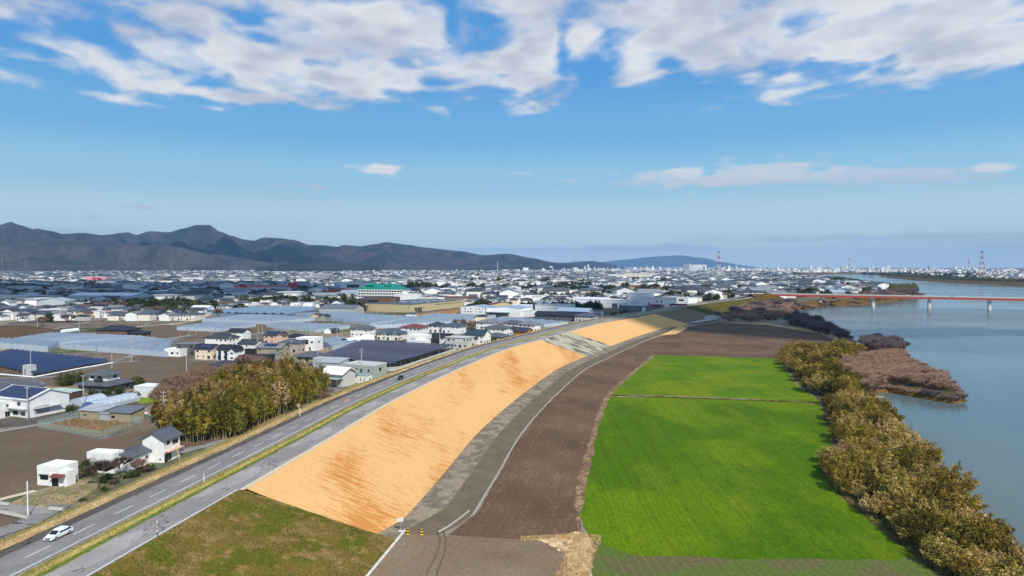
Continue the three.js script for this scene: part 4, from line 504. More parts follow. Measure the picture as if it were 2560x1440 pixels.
  building('warehouse', 'red roofed shed near the river bend, left one of two', 'warehouse', 751.5, -1582.9, 20, [{ w: 42, d: 30, h: 6, roof: 'gable', ph: 4, ov: .4, wm: M.grey, rm: paint('#a5484a') }]);
  building('warehouse', 'red roofed shed near the river bend, right one of two', 'warehouse', 733.4, -1475.4, 20, [{ w: 40, d: 24, h: 6, roof: 'gable', ph: 3, ov: .4, wm: M.grey, rm: paint('#b0504c') }]);
  building('factory', 'big white plant block far off near the striped pylon', 'factory', 2653.4, -9681.4, 10, [{ w: 190, d: 100, h: 70, roof: 'flat', ph: 1, ov: 0, wm: M.white, rm: M.lgrey }]);
  building('apartment_block', 'long pale apartment block in the far centre of the town', 'building', 510.3, -2721.7, 16, [{ w: 120, d: 24, h: 22, roof: 'flat', ph: 1, ov: .3, wm: M.ivory, rm: M.lgrey, auto: 'f', seed: 3 }, { x: -90, z: 20, w: 60, d: 24, h: 18, roof: 'flat', ph: 1, ov: .3, wm: M.white, rm: M.lgrey, auto: 'f', seed: 7 }]);
  building('house', 'tan apartment house right of the hospital', 'house', -148.8, -1035.8, 16, [{ w: 32, d: 14, h: 9, roof: 'hip', ph: 2, ov: .6, wm: paint('#c9a878'), rm: M.rdark, auto: 'f', seed: 2 }], 'houses on the town side');
}

// ---------------------------------------------------------------- glasshouse blocks, solar fields, fences
const quadAt = (q, u, v) => { const a = [lerp(q[0], q[2], u), lerp(q[1], q[3], u)], b = [lerp(q[6], q[4], u), lerp(q[7], q[5], u)]; return [lerp(a[0], b[0], v), lerp(a[1], b[1], v)]; };   // corners a, b, c, d
const glassR = [['#84909a', .5], ['#8a969e', .52], ['#7e8b96', .48]].map(([c, r]) => std({ color: c, roughness: r }));
const keepQ = [];
function glasshouse(label, q, spans, eave = 2.6, ridge = 3.35) {
  spans = Math.round(spans * 1.7);      // side by side gabled spans running from edge ad to edge bc
  const g = groupAt('glasshouse', label, 'glasshouse', (q[0] + q[4]) / 2, GY, (q[1] + q[5]) / 2, 0, 'glasshouse blocks'), ox = g.position.x, oz = g.position.z, P = (u, v, y) => { const p = quadAt(q, u, v); return [p[0] - ox, y, p[1] - oz]; };
  keepQ.push(q); const r = rng(Math.round(Math.abs(q[0] * 7 + q[1])));
  for (let i = 0; i < spans; i++) { const v0 = i / spans, v1 = (i + 1) / spans, vm = (v0 + v1) / 2, e = eave + .12 * (r() - .5), h = ridge + .2 * (r() - .5), m = new MB(), u0 = .0 + .006 * r(), u1 = 1 - .006 * r(); m.quad(P(u0, v0, e), P(u1, v0, e), P(u1, vm, h), P(u0, vm, h)).quad(P(u0, vm, h), P(u1, vm, h), P(u1, v1, e), P(u0, v1, e)); m.mesh('roof_span', glassR[Math.floor(r() * 3)], g); const w = new MB(); for (const u of [u0, u1]) new MB().quad(P(u, v0, 0), P(u, v1, 0), P(u, v1, e), P(u, v0, e)).tri(P(u, v0, e), P(u, v1, e), P(u, vm, h)).mesh('end_wall', film, g); if (!i) w.quad(P(u0, 0, 0), P(u1, 0, 0), P(u1, 0, e), P(u0, 0, e)); if (i === spans - 1) w.quad(P(u0, 1, 0), P(u1, 1, 0), P(u1, 1, e), P(u0, 1, e)); if (w.p.length) w.mesh('side_wall', film, g); }
}
glasshouse('far half of the pale blue glasshouse block left of the brown house', [-333.4, -454.6, -335.7, -493.5, -253.8, -469.4, -284.0, -427.7], 9);
glasshouse('near half of the pale blue glasshouse block behind the grey field', [-278.6, -419.4, -250.5, -464.4, -220.8, -443.0, -192.5, -380.6], 8);
glasshouse('isolated glasshouse block among the brown fields', [-265.6, -539.6, -262.0, -587.2, -214.8, -571.7, -226.4, -526.5], 7);
glasshouse('glasshouse block nearest the tall bare trees', [-282.5, -620.8, -264.3, -679.2, -182.5, -634.5, -208.3, -591.2], 9);
glasshouse('long glasshouse block in front of the tan warehouse', [-221.7, -695.5, -187.7, -718.6, -91.4, -648.7, -120.8, -579.3], 9);
glasshouse('narrow glasshouse strip behind the row of houses', [-205.1, -567.9, -197.2, -591.2, -132.5, -557.0, -149.7, -520.2], 5);
glasshouse('glasshouse block behind the red brown roofed house', [-112.1, -553.4, -82.5, -695.5, -15.7, -668.7, -52.1, -591.2], 10);
glasshouse('small glasshouse between white cube and solar array', [-125.1, -445.3, -121.4, -469.4, -99.7, -440.7, -108.8, -411.4], 4);
glasshouse('grey glasshouse block beyond the white factory', [0.0, -828.3, 33.6, -956.0, 115.7, -896.8, 70.2, -797.9], 8);
glasshouse('low glasshouse strip in front of the levee cluster end', [-16.3, -616.4, -11.5, -653.6, 48.6, -591.2, 26.7, -567.9], 4);
glasshouse('glasshouse block beside the grey road left of the warehouse', [-307.1, -769.6, -317.1, -844.4, -233.7, -812.8, -223.0, -730.7], 6);
glasshouse('dark framed greenhouse with blue nets left of the solar field', [-331.8, -427.7, -340.2, -452.2, -286.9, -431.9, -275.3, -403.7], 5, 3.2, 3.8);
{
  const q = [-284.9, -361.5, -296.7, -403.7, -210.4, -357.0, -220.1, -313.0], g = groupAt('solar_field', 'field of dark blue solar panel rows beside the equipment box', 'solar panels', 0, GY, 0, 0);
  keepQ.push(q); const R = 17, C = 15;
  for (let i = 0; i < R; i++) for (let j = 0; j < C; j++) { const u0 = j / C + .004, u1 = (j + 1) / C - .004, v0 = i / R + .004, v1 = (i + .78) / R, P = (u, v, y) => { const p = quadAt(q, u, v); return [p[0], y, p[1]]; }; const m = new MB().quad(P(u0, v0, 2.3), P(u1, v0, 2.3), P(u1, v1, 1.2), P(u0, v1, 1.2)).quad(P(u0, v0, 2.24), P(u0, v1, 1.14), P(u1, v1, 1.14), P(u1, v0, 2.24)); m.mesh('solar_panel', M.panel, g); }
  const s = new MB(); for (let i = 0; i < R; i++) for (let j = 0; j <= C; j += 3) { const p = quadAt(q, Math.min(.99, j / C + .01), (i + .4) / R); s.bar([p[0], 0, p[1]], [p[0], 1.7, p[1]], .06); } s.mesh('support_posts', M.steel, g).userData.kind = 'stuff';
  const w = groupAt('perimeter_wall', 'low white kerb wall around the solar field', 'wall', 0, GY, 0, 0);
  const L = [-247.6, -321.1, -217.8, -309.6, -213.6, -336.1, -208.7, -355.5]; for (let i = 0; i < 6; i += 2) for (let k = 0; k < 4; k++) { const q0 = t => [lerp(L[i], L[i + 2], t), .35, lerp(L[i + 1], L[i + 3], t)]; new MB().bar(q0(k / 4 + .003), q0((k + 1) / 4 - .003), .4, .4, 4).mesh('wall_block', M.white, w); }
}
{
  const q = [-102.1, -361.5, -97.1, -440.7, -34.3, -411.4, -59.2, -329.7], g = groupAt('solar_canopy', 'broad dark grey solar array on frames beside the levee road', 'solar panels', 0, GY, 0, 0); keepQ.push(q); const R = 20, C = 14, H = v => 3.4 + .5 * Math.sin(v * 40);
  for (let i = 0; i < R; i++) for (let j = 0; j < C; j++) { const u0 = j / C + .003, u1 = (j + 1) / C - .003, v0 = i / R + .002, v1 = (i + .93) / R, P = (u, v, y) => { const p = quadAt(q, u, v); return [p[0], y, p[1]]; }; const y = 3.5 + .16 * Math.sin(j * .9) + .06 * (i % 2); new MB().quad(P(u0, v0, y + .14), P(u1, v0, y + .14), P(u1, v1, y), P(u0, v1, y)).quad(P(u0, v0, y + .08), P(u0, v1, y - .06), P(u1, v1, y - .06), P(u1, v0, y + .08)).mesh('solar_panel', M.panelg, g); }
  const s = new MB(); for (let i = 0; i <= R; i += 2) for (let j = 0; j <= C; j += 2) { const p = quadAt(q, Math.min(.985, .015 + j / C), Math.min(.985, .015 + i / R)); s.bar([p[0], 0, p[1]], [p[0], 3.2, p[1]], .08); } s.mesh('support_posts', M.steel, g).userData.kind = 'stuff';
  const f = groupAt('white_fence', 'white panel fence between solar array and the levee road', 'fence', 0, GY, 0, 0), n = 34, A = [-62.0, -327.2], B = [-54.7, -332.3], Cc = [-33.4, -405.6];
  for (let i = 0; i < n; i++) { const t0 = i / n, t1 = (i + .92) / n, pt = t => t < .2 ? [lerp(A[0], B[0], t / .2), lerp(A[1], B[1], t / .2)] : [lerp(B[0], Cc[0], (t - .2) / .8), lerp(B[1], Cc[1], (t - .2) / .8)], a = pt(t0), b = pt(t1); const m = new MB().bar([a[0], 0, a[1]], [a[0], 2, a[1]], .09, .09, 4); for (const y of [.35, .85, 1.35, 1.85]) m.bar([a[0], y, a[1]], [b[0], y, b[1]], .11, .11, 4); m.mesh('fence_panel', M.white, f); }
}
{
  const g = groupAt('net_fence', 'sagging pale green net fence on thin poles around the weed plot', 'fence', 0, GY, 0, 0), L = [-149.3, -213.5, -147.4, -228.9, -119.4, -219.0, -121.7, -200.6, -149.3, -213.5], net = std({ color: '#9fb5a8', roughness: .9, transparent: true, opacity: .38 });
  for (let e = 0; e < 8; e += 2) { const n = 9; for (let k = 0; k < n; k++) { const P = t => [lerp(L[e], L[e + 2], t), lerp(L[e + 1], L[e + 3], t)], a = P(k / n), b = P((k + 1) / n); new MB().bar([a[0], 0, a[1]], [a[0], 2.5, a[1]], .05, .05, 4).mesh('fence_post', M.steel, g); new MB().quad([a[0], .1, a[1]], [b[0], .1, b[1]], [b[0], 2.1 + .3 * hash(k, e, 1), b[1]], [a[0], 2.1 + .3 * hash(k + 1, e, 3), a[1]]).mesh('net_panel', net, g); } }
}

// ---------------------------------------------------------------- poles, masts, signs
function utilityPole(label, x, z, h, arms = 2, y = GY) { const g = groupAt('utility_pole', label, 'utility pole', x, y, z, 20, 'utility poles'); new MB().bar([0, 0, 0], [0, h, 0], .19, .11, 7).mesh('pole', M.pole, g); for (let i = 0; i < arms; i++) { new MB().cbox(0, h - .6 - i * 1.2, 0, 2.2, .12, .12).mesh('crossarm', M.steel, g); for (const s of [-.95, .3, .95]) new MB().bar([s, h - .48 - i * 1.2, 0], [s, h - .2 - i * 1.2, 0], .07, .05, 5).mesh('insulator', M.white, g); } if (arms > 1) new MB().bar([.4, h - 3.6, 0], [.4, h - 2.6, 0], .28, .28, 8).mesh('transformer', M.grey, g); return g; }
utilityPole('concrete pole with crossarms in front of the bamboo grove', -110.2, -214.6, 11.5, 3);
utilityPole('concrete pole with transformer beside the equipment box', -229.0, -323.5, 13.5, 3);
utilityPole('tall plain pole in front of the white works building', -160.9, -225.3, 11, 1);
utilityPole('pole between the works building and the khaki sheds', -153.9, -243.8, 12, 1);
utilityPole('pole standing in the grey soil field', -143.1, -298.9, 15, 1);
utilityPole('pole in front of the sage grey office', -66.9, -302.0, 14.5, 2);
utilityPole('slim pole behind the white roofed barn', -93.4, -327.2, 11, 1);
const poleSpots = [-202.2, -361.5, 13, -200.1, -340.1, 9, -232.6, -490.7, 9, -233.0, -502.1, 9, -207.4, -469.4, 9, -163.5, -394.5, 10, -148.4, -396.3, 11, -190.3, -511.0, 9, -187.3, -511.0, 10, -153.9, -469.4, 10, -114.0, -351.2, 13, -154.3, -520.2, 13, -147.5, -560.6, 14, -114.4, -445.3, 12, -129.7, -595.3, 12, -106.8, -616.4, 13, -89.2, -643.9, 14, -45.5, -427.7, 13, -81.2, -431.9, 9, -75.4, -436.3, 9, -303.9, -553.4, 11, -330.6, -520.2, 12, -434.3, -695.5, 9, -404.1, -695.5, 10, -65.9, -616.4, 9, -26.1, -684.6, 12, -1.8, -616.4, 9, -143.3, -724.6, 10, -64.5, -915.7, 14, 142.3, -915.7, 12, 293.3, -1000.1, 12, 80.6, -915.7, 12, 24.6, -1000.1, 12, -272.3, -695.5, 12, -395.5, -567.9, 10];
const poleWhere = ['at the corner of the light blue glasshouse', 'on the kerb of the solar field', 'beside the isolated glasshouse', 'right of the isolated glasshouse', 'behind the cream house', 'beside the striped white house', 'in front of the beige roofed house', 'left of two behind the houses', 'right of two behind the houses', 'between grey beige house and white cube', 'in front of the hip roofed grey house', 'left of the small black tunnel', 'behind the small black tunnel', 'left of the long white tunnel', 'left of the white balcony house', 'in front of the glasshouse by the brown hall', 'in front of the tan warehouse corner', 'in front of the black and white house', 'left of two at the solar array hedge', 'right of two at the solar array hedge', 'behind the brown house with black roof', 'beside the white tank tunnel', 'by the houses left of the bare trees', 'in front of the white low houses', 'behind the slate blue roof', 'left of the white factory', 'right of the bare pinkish tree', 'at the lane left of the tan warehouse', 'at the right end of the tan warehouse', 'beside the tall white factory', 'on the levee road toward the bridge', 'in the bright middle town', 'beside the pale town road', 'beside the far lane behind glasshouses', 'beside the dry field at the left edge'];
for (let i = 0; i < poleWhere.length; i++) utilityPole('slender grey utility pole ' + poleWhere[i], poleSpots[i * 3], poleSpots[i * 3 + 1], poleSpots[i * 3 + 2], 1 + (i % 3 === 0 ? 1 : 0));
{ // two cables from the pole at the grove across the soil field
  for (const [h, l] of [[10.6, 'upper'], [9.4, 'lower']]) { const a = [-110.2, -214.6], b = [-190, -90], m = new MB(); for (let i = 0; i < 14; i++) { const q = t => [lerp(a[0], b[0], t), GY + h - 7 * t * (1 - t), lerp(a[1], b[1], t)]; m.bar(q(i / 14), q((i + 1) / 14), .035, .035, 4); } top(m.mesh('power_cable', M.dframe), 'power_cable', l + ' dark cable running left from the pole by the grove', 'cable'); }
}
const redP = paint('#b5303a'), whiteP = paint('#f5f5f3');
{
  const mp = (label, x, z, cols, h) => { const g = groupAt('marker_post', label, 'post', x, 9, z, 0); for (let i = 0; i < cols.length; i++) new MB().bar([0, h * i / cols.length, 0], [0, h * (i + 1) / cols.length, 0], .07, .07, 6).mesh('band', cols[i], g); };
  mp('dark based red and white marker post on the levee edge', -62.9, -119.6, [M.dframe, M.dframe, whiteP, redP, whiteP, redP, whiteP], 2.9);
  mp('slim white marker post in the grass median', -68.1, -149.5, [whiteP, whiteP, whiteP], 2.2);
}
{
  const c = [-98.3, -137.1], last = groupAt('white_post', 'plain tall white post beside the side road at the left', 'post', c[0], GY, c[1]); new MB().bar([0, 0, 0], [0, 7.4, 0], .13, .1, 7).mesh('post', whiteP, last); new MB().bar([0, 0, 0], [0, .4, 0], .25, .25, 7).mesh('foot', M.concrete, last);
  const c2 = [-67.8, -216.9], mr = groupAt('traffic_mirror', 'round traffic mirror on a bent white post at the road edge', 'mirror', c2[0], 8.6, c2[1], -20); new MB().bar([0, 0, 0], [0, 2.6, 0], .09, .09, 6).bar([0, 2.6, 0], [-.4, 3.1, 0], .09, .09, 6).bar([-.4, 3.1, 0], [-.4, 3.7, 0], .09, .09, 6).mesh('post', whiteP, mr); const d = new THREE.Mesh(new THREE.CylinderGeometry(.55, .5, .16, 20), paint('#e8b9b0')); d.rotation.x = Math.PI / 2; d.position.set(-.4, 3.9, .1); d.name = 'housing'; mr.add(d); const e = new THREE.Mesh(new THREE.CylinderGeometry(.45, .45, .05, 20), std({ color: '#dfe6ea', metalness: .9, roughness: .08 })); e.rotation.x = Math.PI / 2; e.position.set(-.4, 3.9, .2); e.name = 'mirror_face'; mr.add(e);
  const yp = [-86.5, -176.4], y0 = groupAt('guy_post', 'yellow leaning cable guard beside the white house', 'post', yp[0], GY, yp[1], 0); new MB().bar([0, 0, 0], [-1, 4.4, 0], .1, .1, 6).mesh('guard', paint('#dfc25a'), y0);
  const c3 = [-24.0, -144.9], sg = groupAt('notice_board', 'white notice board on a single post by the barriers', 'sign', c3[0], .1, c3[1], -6); new MB().bar([0, 0, 0], [0, 2.9, 0], .06, .06, 6).mesh('post', M.steel, sg); new MB().cbox(0, 2.05, .08, 1.25, .85, .05).mesh('board', whiteP, sg); for (const [x, y, w, h] of [[-.25, 2.68, .5, .1], [.2, 2.5, .6, .05], [-.1, 2.36, .7, .05], [.05, 2.24, .8, .05]]) new MB().cbox(x, y, .112, w, h, .01).mesh('printed_line', y > 2.6 ? redP : M.grey, sg); new MB().cbox(0, 0, 0, .7, .1, .7).mesh('foot', whiteP, sg);
}
{ // yellow and black warning barriers
  const mk = (label, x, z) => { const g = groupAt('warning_barrier', label, 'barrier', x, .12, z, 4, 'yellow and black barriers'); const ye = paint('#f0c21c'); for (let i = 0; i < 4; i++) { const m = new MB(), y0 = .28 * i, w = .68 - .05 * i; m.box(-w / 2, y0, -.32 + .02 * i, w / 2, y0 + .275, .32 - .02 * i); m.mesh('band', i % 2 ? M.black : ye, g); } new MB().bar([0, 1.1, 0], [0, 1.25, 0], .2, .14, 8).mesh('cap', ye, g); };
  const a = [-22.1, -143.3], b = [-19.1, -142.9]; mk('left yellow and black warning barrier at the lane entrance', a[0], a[1]); mk('right yellow and black warning barrier at the lane entrance', b[0], b[1]);
}

// ---------------------------------------------------------------- vehicles
function car(label, x, y, z, heading, body, o = {}) {
  const { L = 4.7, W = 1.76, hb = .95, hr = 1.6, name = 'car', group = 'cars on the road', black = false } = o; const g = groupAt(name, label, 'car', x, y, z, heading, group);   // nose toward -z
  const prof = [[-L / 2, .35], [-L / 2 + .05, .72], [-L / 2 + .95, hb], [-L / 2 + 1.75, hr - .1], [-L / 2 + 2.4, hr], [L / 2 - 1.0, hr - .02], [L / 2 - .35, hr - .25], [L / 2 - .05, hb], [L / 2, .6], [L / 2 - .1, .3]];
  const m = new MB(), half = (zz, yy) => W / 2 * (yy > hb + .05 ? .86 : 1) * (Math.abs(zz) > L / 2 - .3 ? .9 : 1);
  for (let i = 0; i < prof.length; i++) { const [z0, y0] = prof[i], [z1, y1] = prof[(i + 1) % prof.length], a = half(z0, y0), b = half(z1, y1); m.quad([-a, y0, z0], [-b, y1, z1], [b, y1, z1], [a, y0, z0]); }
  for (const s of [-1, 1]) { const P = prof.map(([zz, yy]) => [s * half(zz, yy), yy, zz]), c = [s * W / 2, .6, 0], c2 = [s * W / 2 * .9, hb + .2, .2]; for (let i = 0; i < P.length; i++) { const q = P[(i + 1) % P.length]; m.tri(P[i], q, c); } }
  m.mesh('body', body, g);
  const wz = -L / 2 + 1.02; new MB().quad([-W * .44, hb + .04, wz - .06], [W * .44, hb + .04, wz - .06], [W * .4, hr - .08, -L / 2 + 1.74], [-W * .4, hr - .08, -L / 2 + 1.74]).mesh('windscreen', M.glass, g);
  for (const s of [-1, 1]) new MB().quad([s * (W / 2 - .03), hb + .05, -L / 2 + 1.45], [s * (W / 2 - .03), hb + .05, L / 2 - .35], [s * W * .435, hr - .14, L / 2 - .75], [s * W * .435, hr - .14, -L / 2 + 1.95]).mesh('side_glass', M.glass, g);
  new MB().quad([-W * .4, hb + .1, L / 2 - .02], [W * .4, hb + .1, L / 2 - .02], [W * .36, hr - .18, L / 2 - .28], [-W * .36, hr - .18, L / 2 - .28]).mesh('rear_window', M.glass, g);
  for (const s of [-1, 1]) for (const zz of [-L / 2 + .95, L / 2 - .9]) { const w = new THREE.Mesh(new THREE.CylinderGeometry(.33, .33, .22, 16), M.black); w.rotation.z = Math.PI / 2; w.position.set(s * (W / 2 - .06), .33, zz); w.name = 'wheel'; g.add(w); const r = new THREE.Mesh(new THREE.CylinderGeometry(.2, .2, .235, 12), M.steel); r.name = 'rim'; w.add(r); }
  for (const s of [-1, 1]) { new MB().cbox(s * W * .38, .66, -L / 2 + .1, .34, .16, .16).mesh('headlight', M.frame, g); new MB().cbox(s * W * .53, hb, -L / 2 + 1.55, .16, .16, .2).mesh('wing_mirror', body, g); }
  new MB().cbox(0, .42, -L / 2 + .02, .9, .16, .06).mesh('grille', M.black, g); new MB().cbox(0, .62, -L / 2 + .04, 1.1, .06, .06).mesh('grille_bar', M.dframe, g);
  return g;
}
const gloss = h => std({ color: h, roughness: .25 });
{ const s = sOf(119.2), p = at(s, -1.55), q = at(s + 2, -1.55), hd = Math.atan2(q[0] - p[0], -(q[1] - p[1])) / D2R + 180; car('white estate car driving toward the viewer on the levee road', p[0], 9.03, p[1], hd, gloss('#f3f4f5'), { hr: 1.5, L: 4.75 }); }
{ const c = [-47.0, -288.3], [o, s] = levOff(c[0], c[1]), q = at(s + 2, o), p = at(s, o), hd = Math.atan2(q[0] - p[0], -(q[1] - p[1])) / D2R + 180; car('small black car driving toward the viewer farther along the road', p[0], 9.03, p[1], hd, gloss('#17181b'), { L: 3.6, W: 1.5, hr: 1.7, hb: 1.0 }); }
{ const cols = ['#eef0f1', '#d9dcde', '#2a2d33', '#eef0f1', '#8d9196', '#f1f1ee', '#394a66'];
  const spots = [[-134.0, -264.9, 100, 'white car parked behind the white flat shed'], [-270.9, -508.0, 95, 'white truck like van beside the brown house'], [29.7, -616.4, 28, 'white car at the left end of the line by the dark low building'], [33.5, -607.8, 28, 'second white car in the line by the dark low building'], [37.6, -603.5, 28, 'third car in the line by the dark low building'], [41.5, -599.4, 28, 'last white car in the line by the dark low building'], [12.2, -695.5, 30, 'white van on the yard right of the white factory'], [-65.3, -695.5, 20, 'white car left of the white factory'], [-127.6, -377.3, 14, 'white car in front of the beige roofed house'], [-89.3, -309.6, 20, 'silver car beside the weathered barn'], [202.5, -896.8, 36, 'white car between the two white works'], [174.9, -828.3, 36, 'white car in front of the red canopy']];
  spots.forEach(([x, z, hd, l], i) => { keep.push([x, z, 4]); car(l, x, GY, z, hd, gloss(cols[i % 7]), { name: 'parked_car', group: 'parked cars', hr: i % 3 ? 1.6 : 1.9 }); }); }

// ---------------------------------------------------------------- the bridge
{
  const A = [397, -1043], D = [.8735, .4868], g = groupAt('river_bridge', 'long red girder bridge with grey deck on round white piers', 'bridge', A[0], 0, A[1], 0); g.rotation.y = -Math.atan2(D[1], D[0]);
  const span = 68.6, red = paint('#c9503f', { roughness: .7 }), n = 6;
  for (let i = 0; i < n; i++) { const x0 = i * span, x1 = x0 + span; for (const z of [-5.4, 0, 5.4]) new MB().box(x0 + .1, 11.4, z - .35, x1 - .1, 14.2, z + .35).mesh('girder', red, g); new MB().box(x0, 14.2, -6, x1, 14.9, 6).mesh('deck', M.concrete, g); for (const s of [-1, 1]) { const b = new MB(); b.box(x0, 14.9, s * 5.9 - .12, x1, 15.2, s * 5.9 + .12).box(x0, 15.75, s * 5.9 - .08, x1, 15.9, s * 5.9 + .08).box(x0, 15.4, s * 5.9 - .05, x1, 15.5, s * 5.9 + .05); for (let k = 0; k < 34; k++) b.box(x0 + k * 2, 15.2, s * 5.9 - .06, x0 + k * 2 + .12, 15.75, s * 5.9 + .06); b.mesh('railing', paint('#d9dad6'), g); }
    if (i) { const p = new THREE.Mesh(new THREE.CylinderGeometry(2.2, 2.3, 12.2, 24), paint('#dcdad2')); p.position.set(x0, 4.0, 0); p.name = 'pier'; g.add(p); const c = new MB().box(x0 - 2.4, 10.1, -5, x0 + 2.4, 11.35, 5).mesh('pier_cap', paint('#dcdad2'), g); const f = new THREE.Mesh(new THREE.CylinderGeometry(3.1, 3.1, 1.2, 24), M.concrete); f.position.set(x0, -2.1, 0); f.name = 'footing'; g.add(f); } }
  new MB().box(-8, 0, -7, 0, 14.2, 7).mesh('abutment', M.concrete, g);
  for (const [x, z, l] of [[100, 2, 'white car on the bridge near the left pier'], [180, -2, 'white car on the bridge between second and third piers'], [232, 2, 'dark car on the bridge past the third pier'], [262, 2, 'white van on the bridge near the right edge']]) { const w = [A[0] + D[0] * x - D[1] * z, A[1] + D[1] * x + D[0] * z]; car(l, w[0], 14.92, w[1], 61 + (z > 0 ? 180 : 0), gloss(l.startsWith('dark') ? '#30343a' : '#eceeee'), { name: 'bridge_car', group: 'cars on the bridge' }); }
  // embankment between levee and bridge end
  setting('bridge_approach', 'earth approach embankment at the left end of the bridge', 'embankment', new MB().quad([350, 14.6, -1028], [400, 14.85, -1050], [392, 14.85, -1036], [356, 14.6, -1015]).quad([356, 14.6, -1015], [392, 14.85, -1036], [425, 0, -1015], [372, 0, -985]).quad([400, 14.85, -1050], [430, 5.8, -1075], [425, 0, -1015], [392, 14.85, -1036]).quad([350, 14.6, -1028], [335, 5.8, -1055], [430, 5.8, -1075], [400, 14.85, -1050]).geo(), std({ map: T.bank, color: '#d8c09c', roughness: 1 }));
}
// ---------------------------------------------------------------- lattice pylons and chimneys
function pylon(label, x, z, h, w, striped, y = GY) {
  const g = groupAt('pylon', label, 'pylon', x, y, z, 25, 'lattice pylons'), n = 9, r = striped ? h / 330 : h / 620, W = t => w / 2 * Math.pow(1 - t, 1.15) + h * .012;
  for (let i = 0; i < n; i++) { const t0 = i / n, t1 = (i + 1) / n, a = W(t0), b = W(t1), y0 = h * t0, y1 = h * t1, m = new MB(), C = [[1, 1], [1, -1], [-1, -1], [-1, 1]]; for (let k = 0; k < 4; k++) { const c = C[k], d = C[(k + 1) % 4]; m.bar([c[0] * a, y0, c[1] * a], [c[0] * b, y1, c[1] * b], r * 1.5, r * 1.5, 4).bar([c[0] * a, y0, c[1] * a], [d[0] * b, y1, d[1] * b], r, r, 4).bar([d[0] * a, y0, d[1] * a], [c[0] * b, y1, c[1] * b], r, r, 4).bar([c[0] * b, y1, c[1] * b], [d[0] * b, y1, d[1] * b], r, r, 4); } m.mesh('lattice_section', striped ? (i % 2 ? paintW : paintR) : pyGrey, g); }
  for (const t of [.68, .79, .9]) { const m = new MB(), l = w * .42; for (const s of [-1, 1]) m.bar([0, h * t, 0], [s * l, h * t, 0], r * 1.4, r, 4).bar([0, h * (t + .04), 0], [s * l, h * t, 0], r, r, 4); m.mesh('crossarm', striped ? paintR : pyGrey, g); }
}
const pyGrey = paint('#73777a'), paintR = paint('#a8404a'), paintW = paint('#e4dfe0');
pylon('red and white striped pylon in the middle of the horizon', 1055.2, -3484.3, 130, 24, true); pylon('red and white striped pylon beyond the river at the right', 2396.2, -3484.3, 130, 24, true);
pylon('thin grey pylon in the far centre of the town', 527.3, -5808.2, 105, 22, false); pylon('thin grey pylon in front of the pale distant hill', 1656.0, -7920.8, 130, 26, false); pylon('grey pylon near the left edge before the hills', -1828.2, -2488.3, 80, 14, false); pylon('grey pylon leftmost before the hills', -1757.0, -2353.7, 82, 14, false); pylon('pale pylon on the foothill right of the left edge', -2479.9, -3484.3, 90, 12, false); pylon('grey pylon below the main peak', -2415.3, -4839.9, 110, 14, false); pylon('grey pylon between the foothills', -1672.5, -4839.9, 110, 14, false);
function chimney(label, x, z, h, cols) { const g = groupAt('chimney', label, 'chimney', x, GY, z, 0, 'far chimneys'); cols.forEach((c, i) => new MB().bar([0, h * i / cols.length, 0], [0, h * (i + 1) / cols.length, 0], h * .04 * (1 - .35 * i / cols.length), h * .04 * (1 - .35 * (i + 1) / cols.length), 10).mesh('band', c, g)); }
chimney('red and white chimney on the horizon above the river', 3910.5, -7920.8, 165, [paintW, paintW, paintR, paintW, paintR, paintW]); chimney('white chimney on the horizon left of the right pylon', 5297.5, -7920.8, 150, [paintW, paintW, paintR, paintW]); chimney('pale chimney at the foot of the hills', -122.5, -5808.2, 90, [M.lgrey, M.lgrey]);

// ---------------------------------------------------------------- vegetation
const leafMat = std({ vertexColors: true, roughness: 1 }), leafTone = ['#ffffff', '#b8b898', '#f4f0d8', '#94957a', '#dcd4b4', '#ece6c4'].map(c => std({ vertexColors: true, color: c, roughness: 1 })), barkMat = paint('#5e5148', { roughness: 1 }), twigMat = std({ vertexColors: true, roughness: 1 }), caneMat = paint('#9a8c62', { roughness: .8 });
function leafTri(m, p, s, r, droop = 0) {
  const a = r() * 6.283, e = (r() - .5) * 2.4, dx = Math.cos(a) * Math.cos(e), dz = Math.sin(a) * Math.cos(e), dy = Math.sin(e) * .8 - droop, b = r() * 6.283, ux = Math.cos(b) * .5, uy = (r() - .5) * .8, uz = Math.sin(b) * .5;
  m.tri([p[0] - ux * s * .6, p[1] - uy * s * .6, p[2] - uz * s * .6], [p[0] + ux * s * .6, p[1] + uy * s * .6, p[2] + uz * s * .6], [p[0] + dx * s, p[1] + dy * s, p[2] + dz * s]);
}
// a clump of bamboo or evergreen scrub: plumes over a dome, canes below
function clumpGeo(seed, { R = 3, H = 7, plumes = 26, leaves = 90, size = .5, pal, low = .25, droop = .4 }) {
  const r = rng(seed), m = new MB(), c = new MB(); pal = pal.map(lin);
  for (let i = 0; i < plumes; i++) {
    const a = r() * 6.283, q = Math.sqrt(r()), x = Math.cos(a) * q * R, z = Math.sin(a) * q * R, top = H * (1 - .45 * q * q) * (.72 + .33 * r()), col = pal[Math.floor(r() * pal.length)], k0 = .75 + .5 * r(), pr = (.55 + .5 * r()) * R * (plumes > 30 ? .27 : .36);
    for (let j = 0; j < leaves; j++) { const t = Math.pow(r(), .75), y = lerp(H * low, top, t), w = pr * (.3 + 1.5 * Math.sqrt(Math.max(0, t * (1.02 - t)))) * (.3 + .7 * r()), b = r() * 6.283, k = k0 * (.75 + .5 * r()); m.col = [col[0] * k, col[1] * k, col[2] * k]; leafTri(m, [x * (.85 + .3 * t * t) + Math.cos(b) * w, y, z * (.85 + .3 * t * t) + Math.sin(b) * w], size * (.6 + .8 * r()), r, droop); }
    if (i % 2 === 0) c.bar([x * .8, 0, z * .8], [x, top * .75, z], .07, .04, 3);
  }
  return [m.geo(), c.geo()];
}
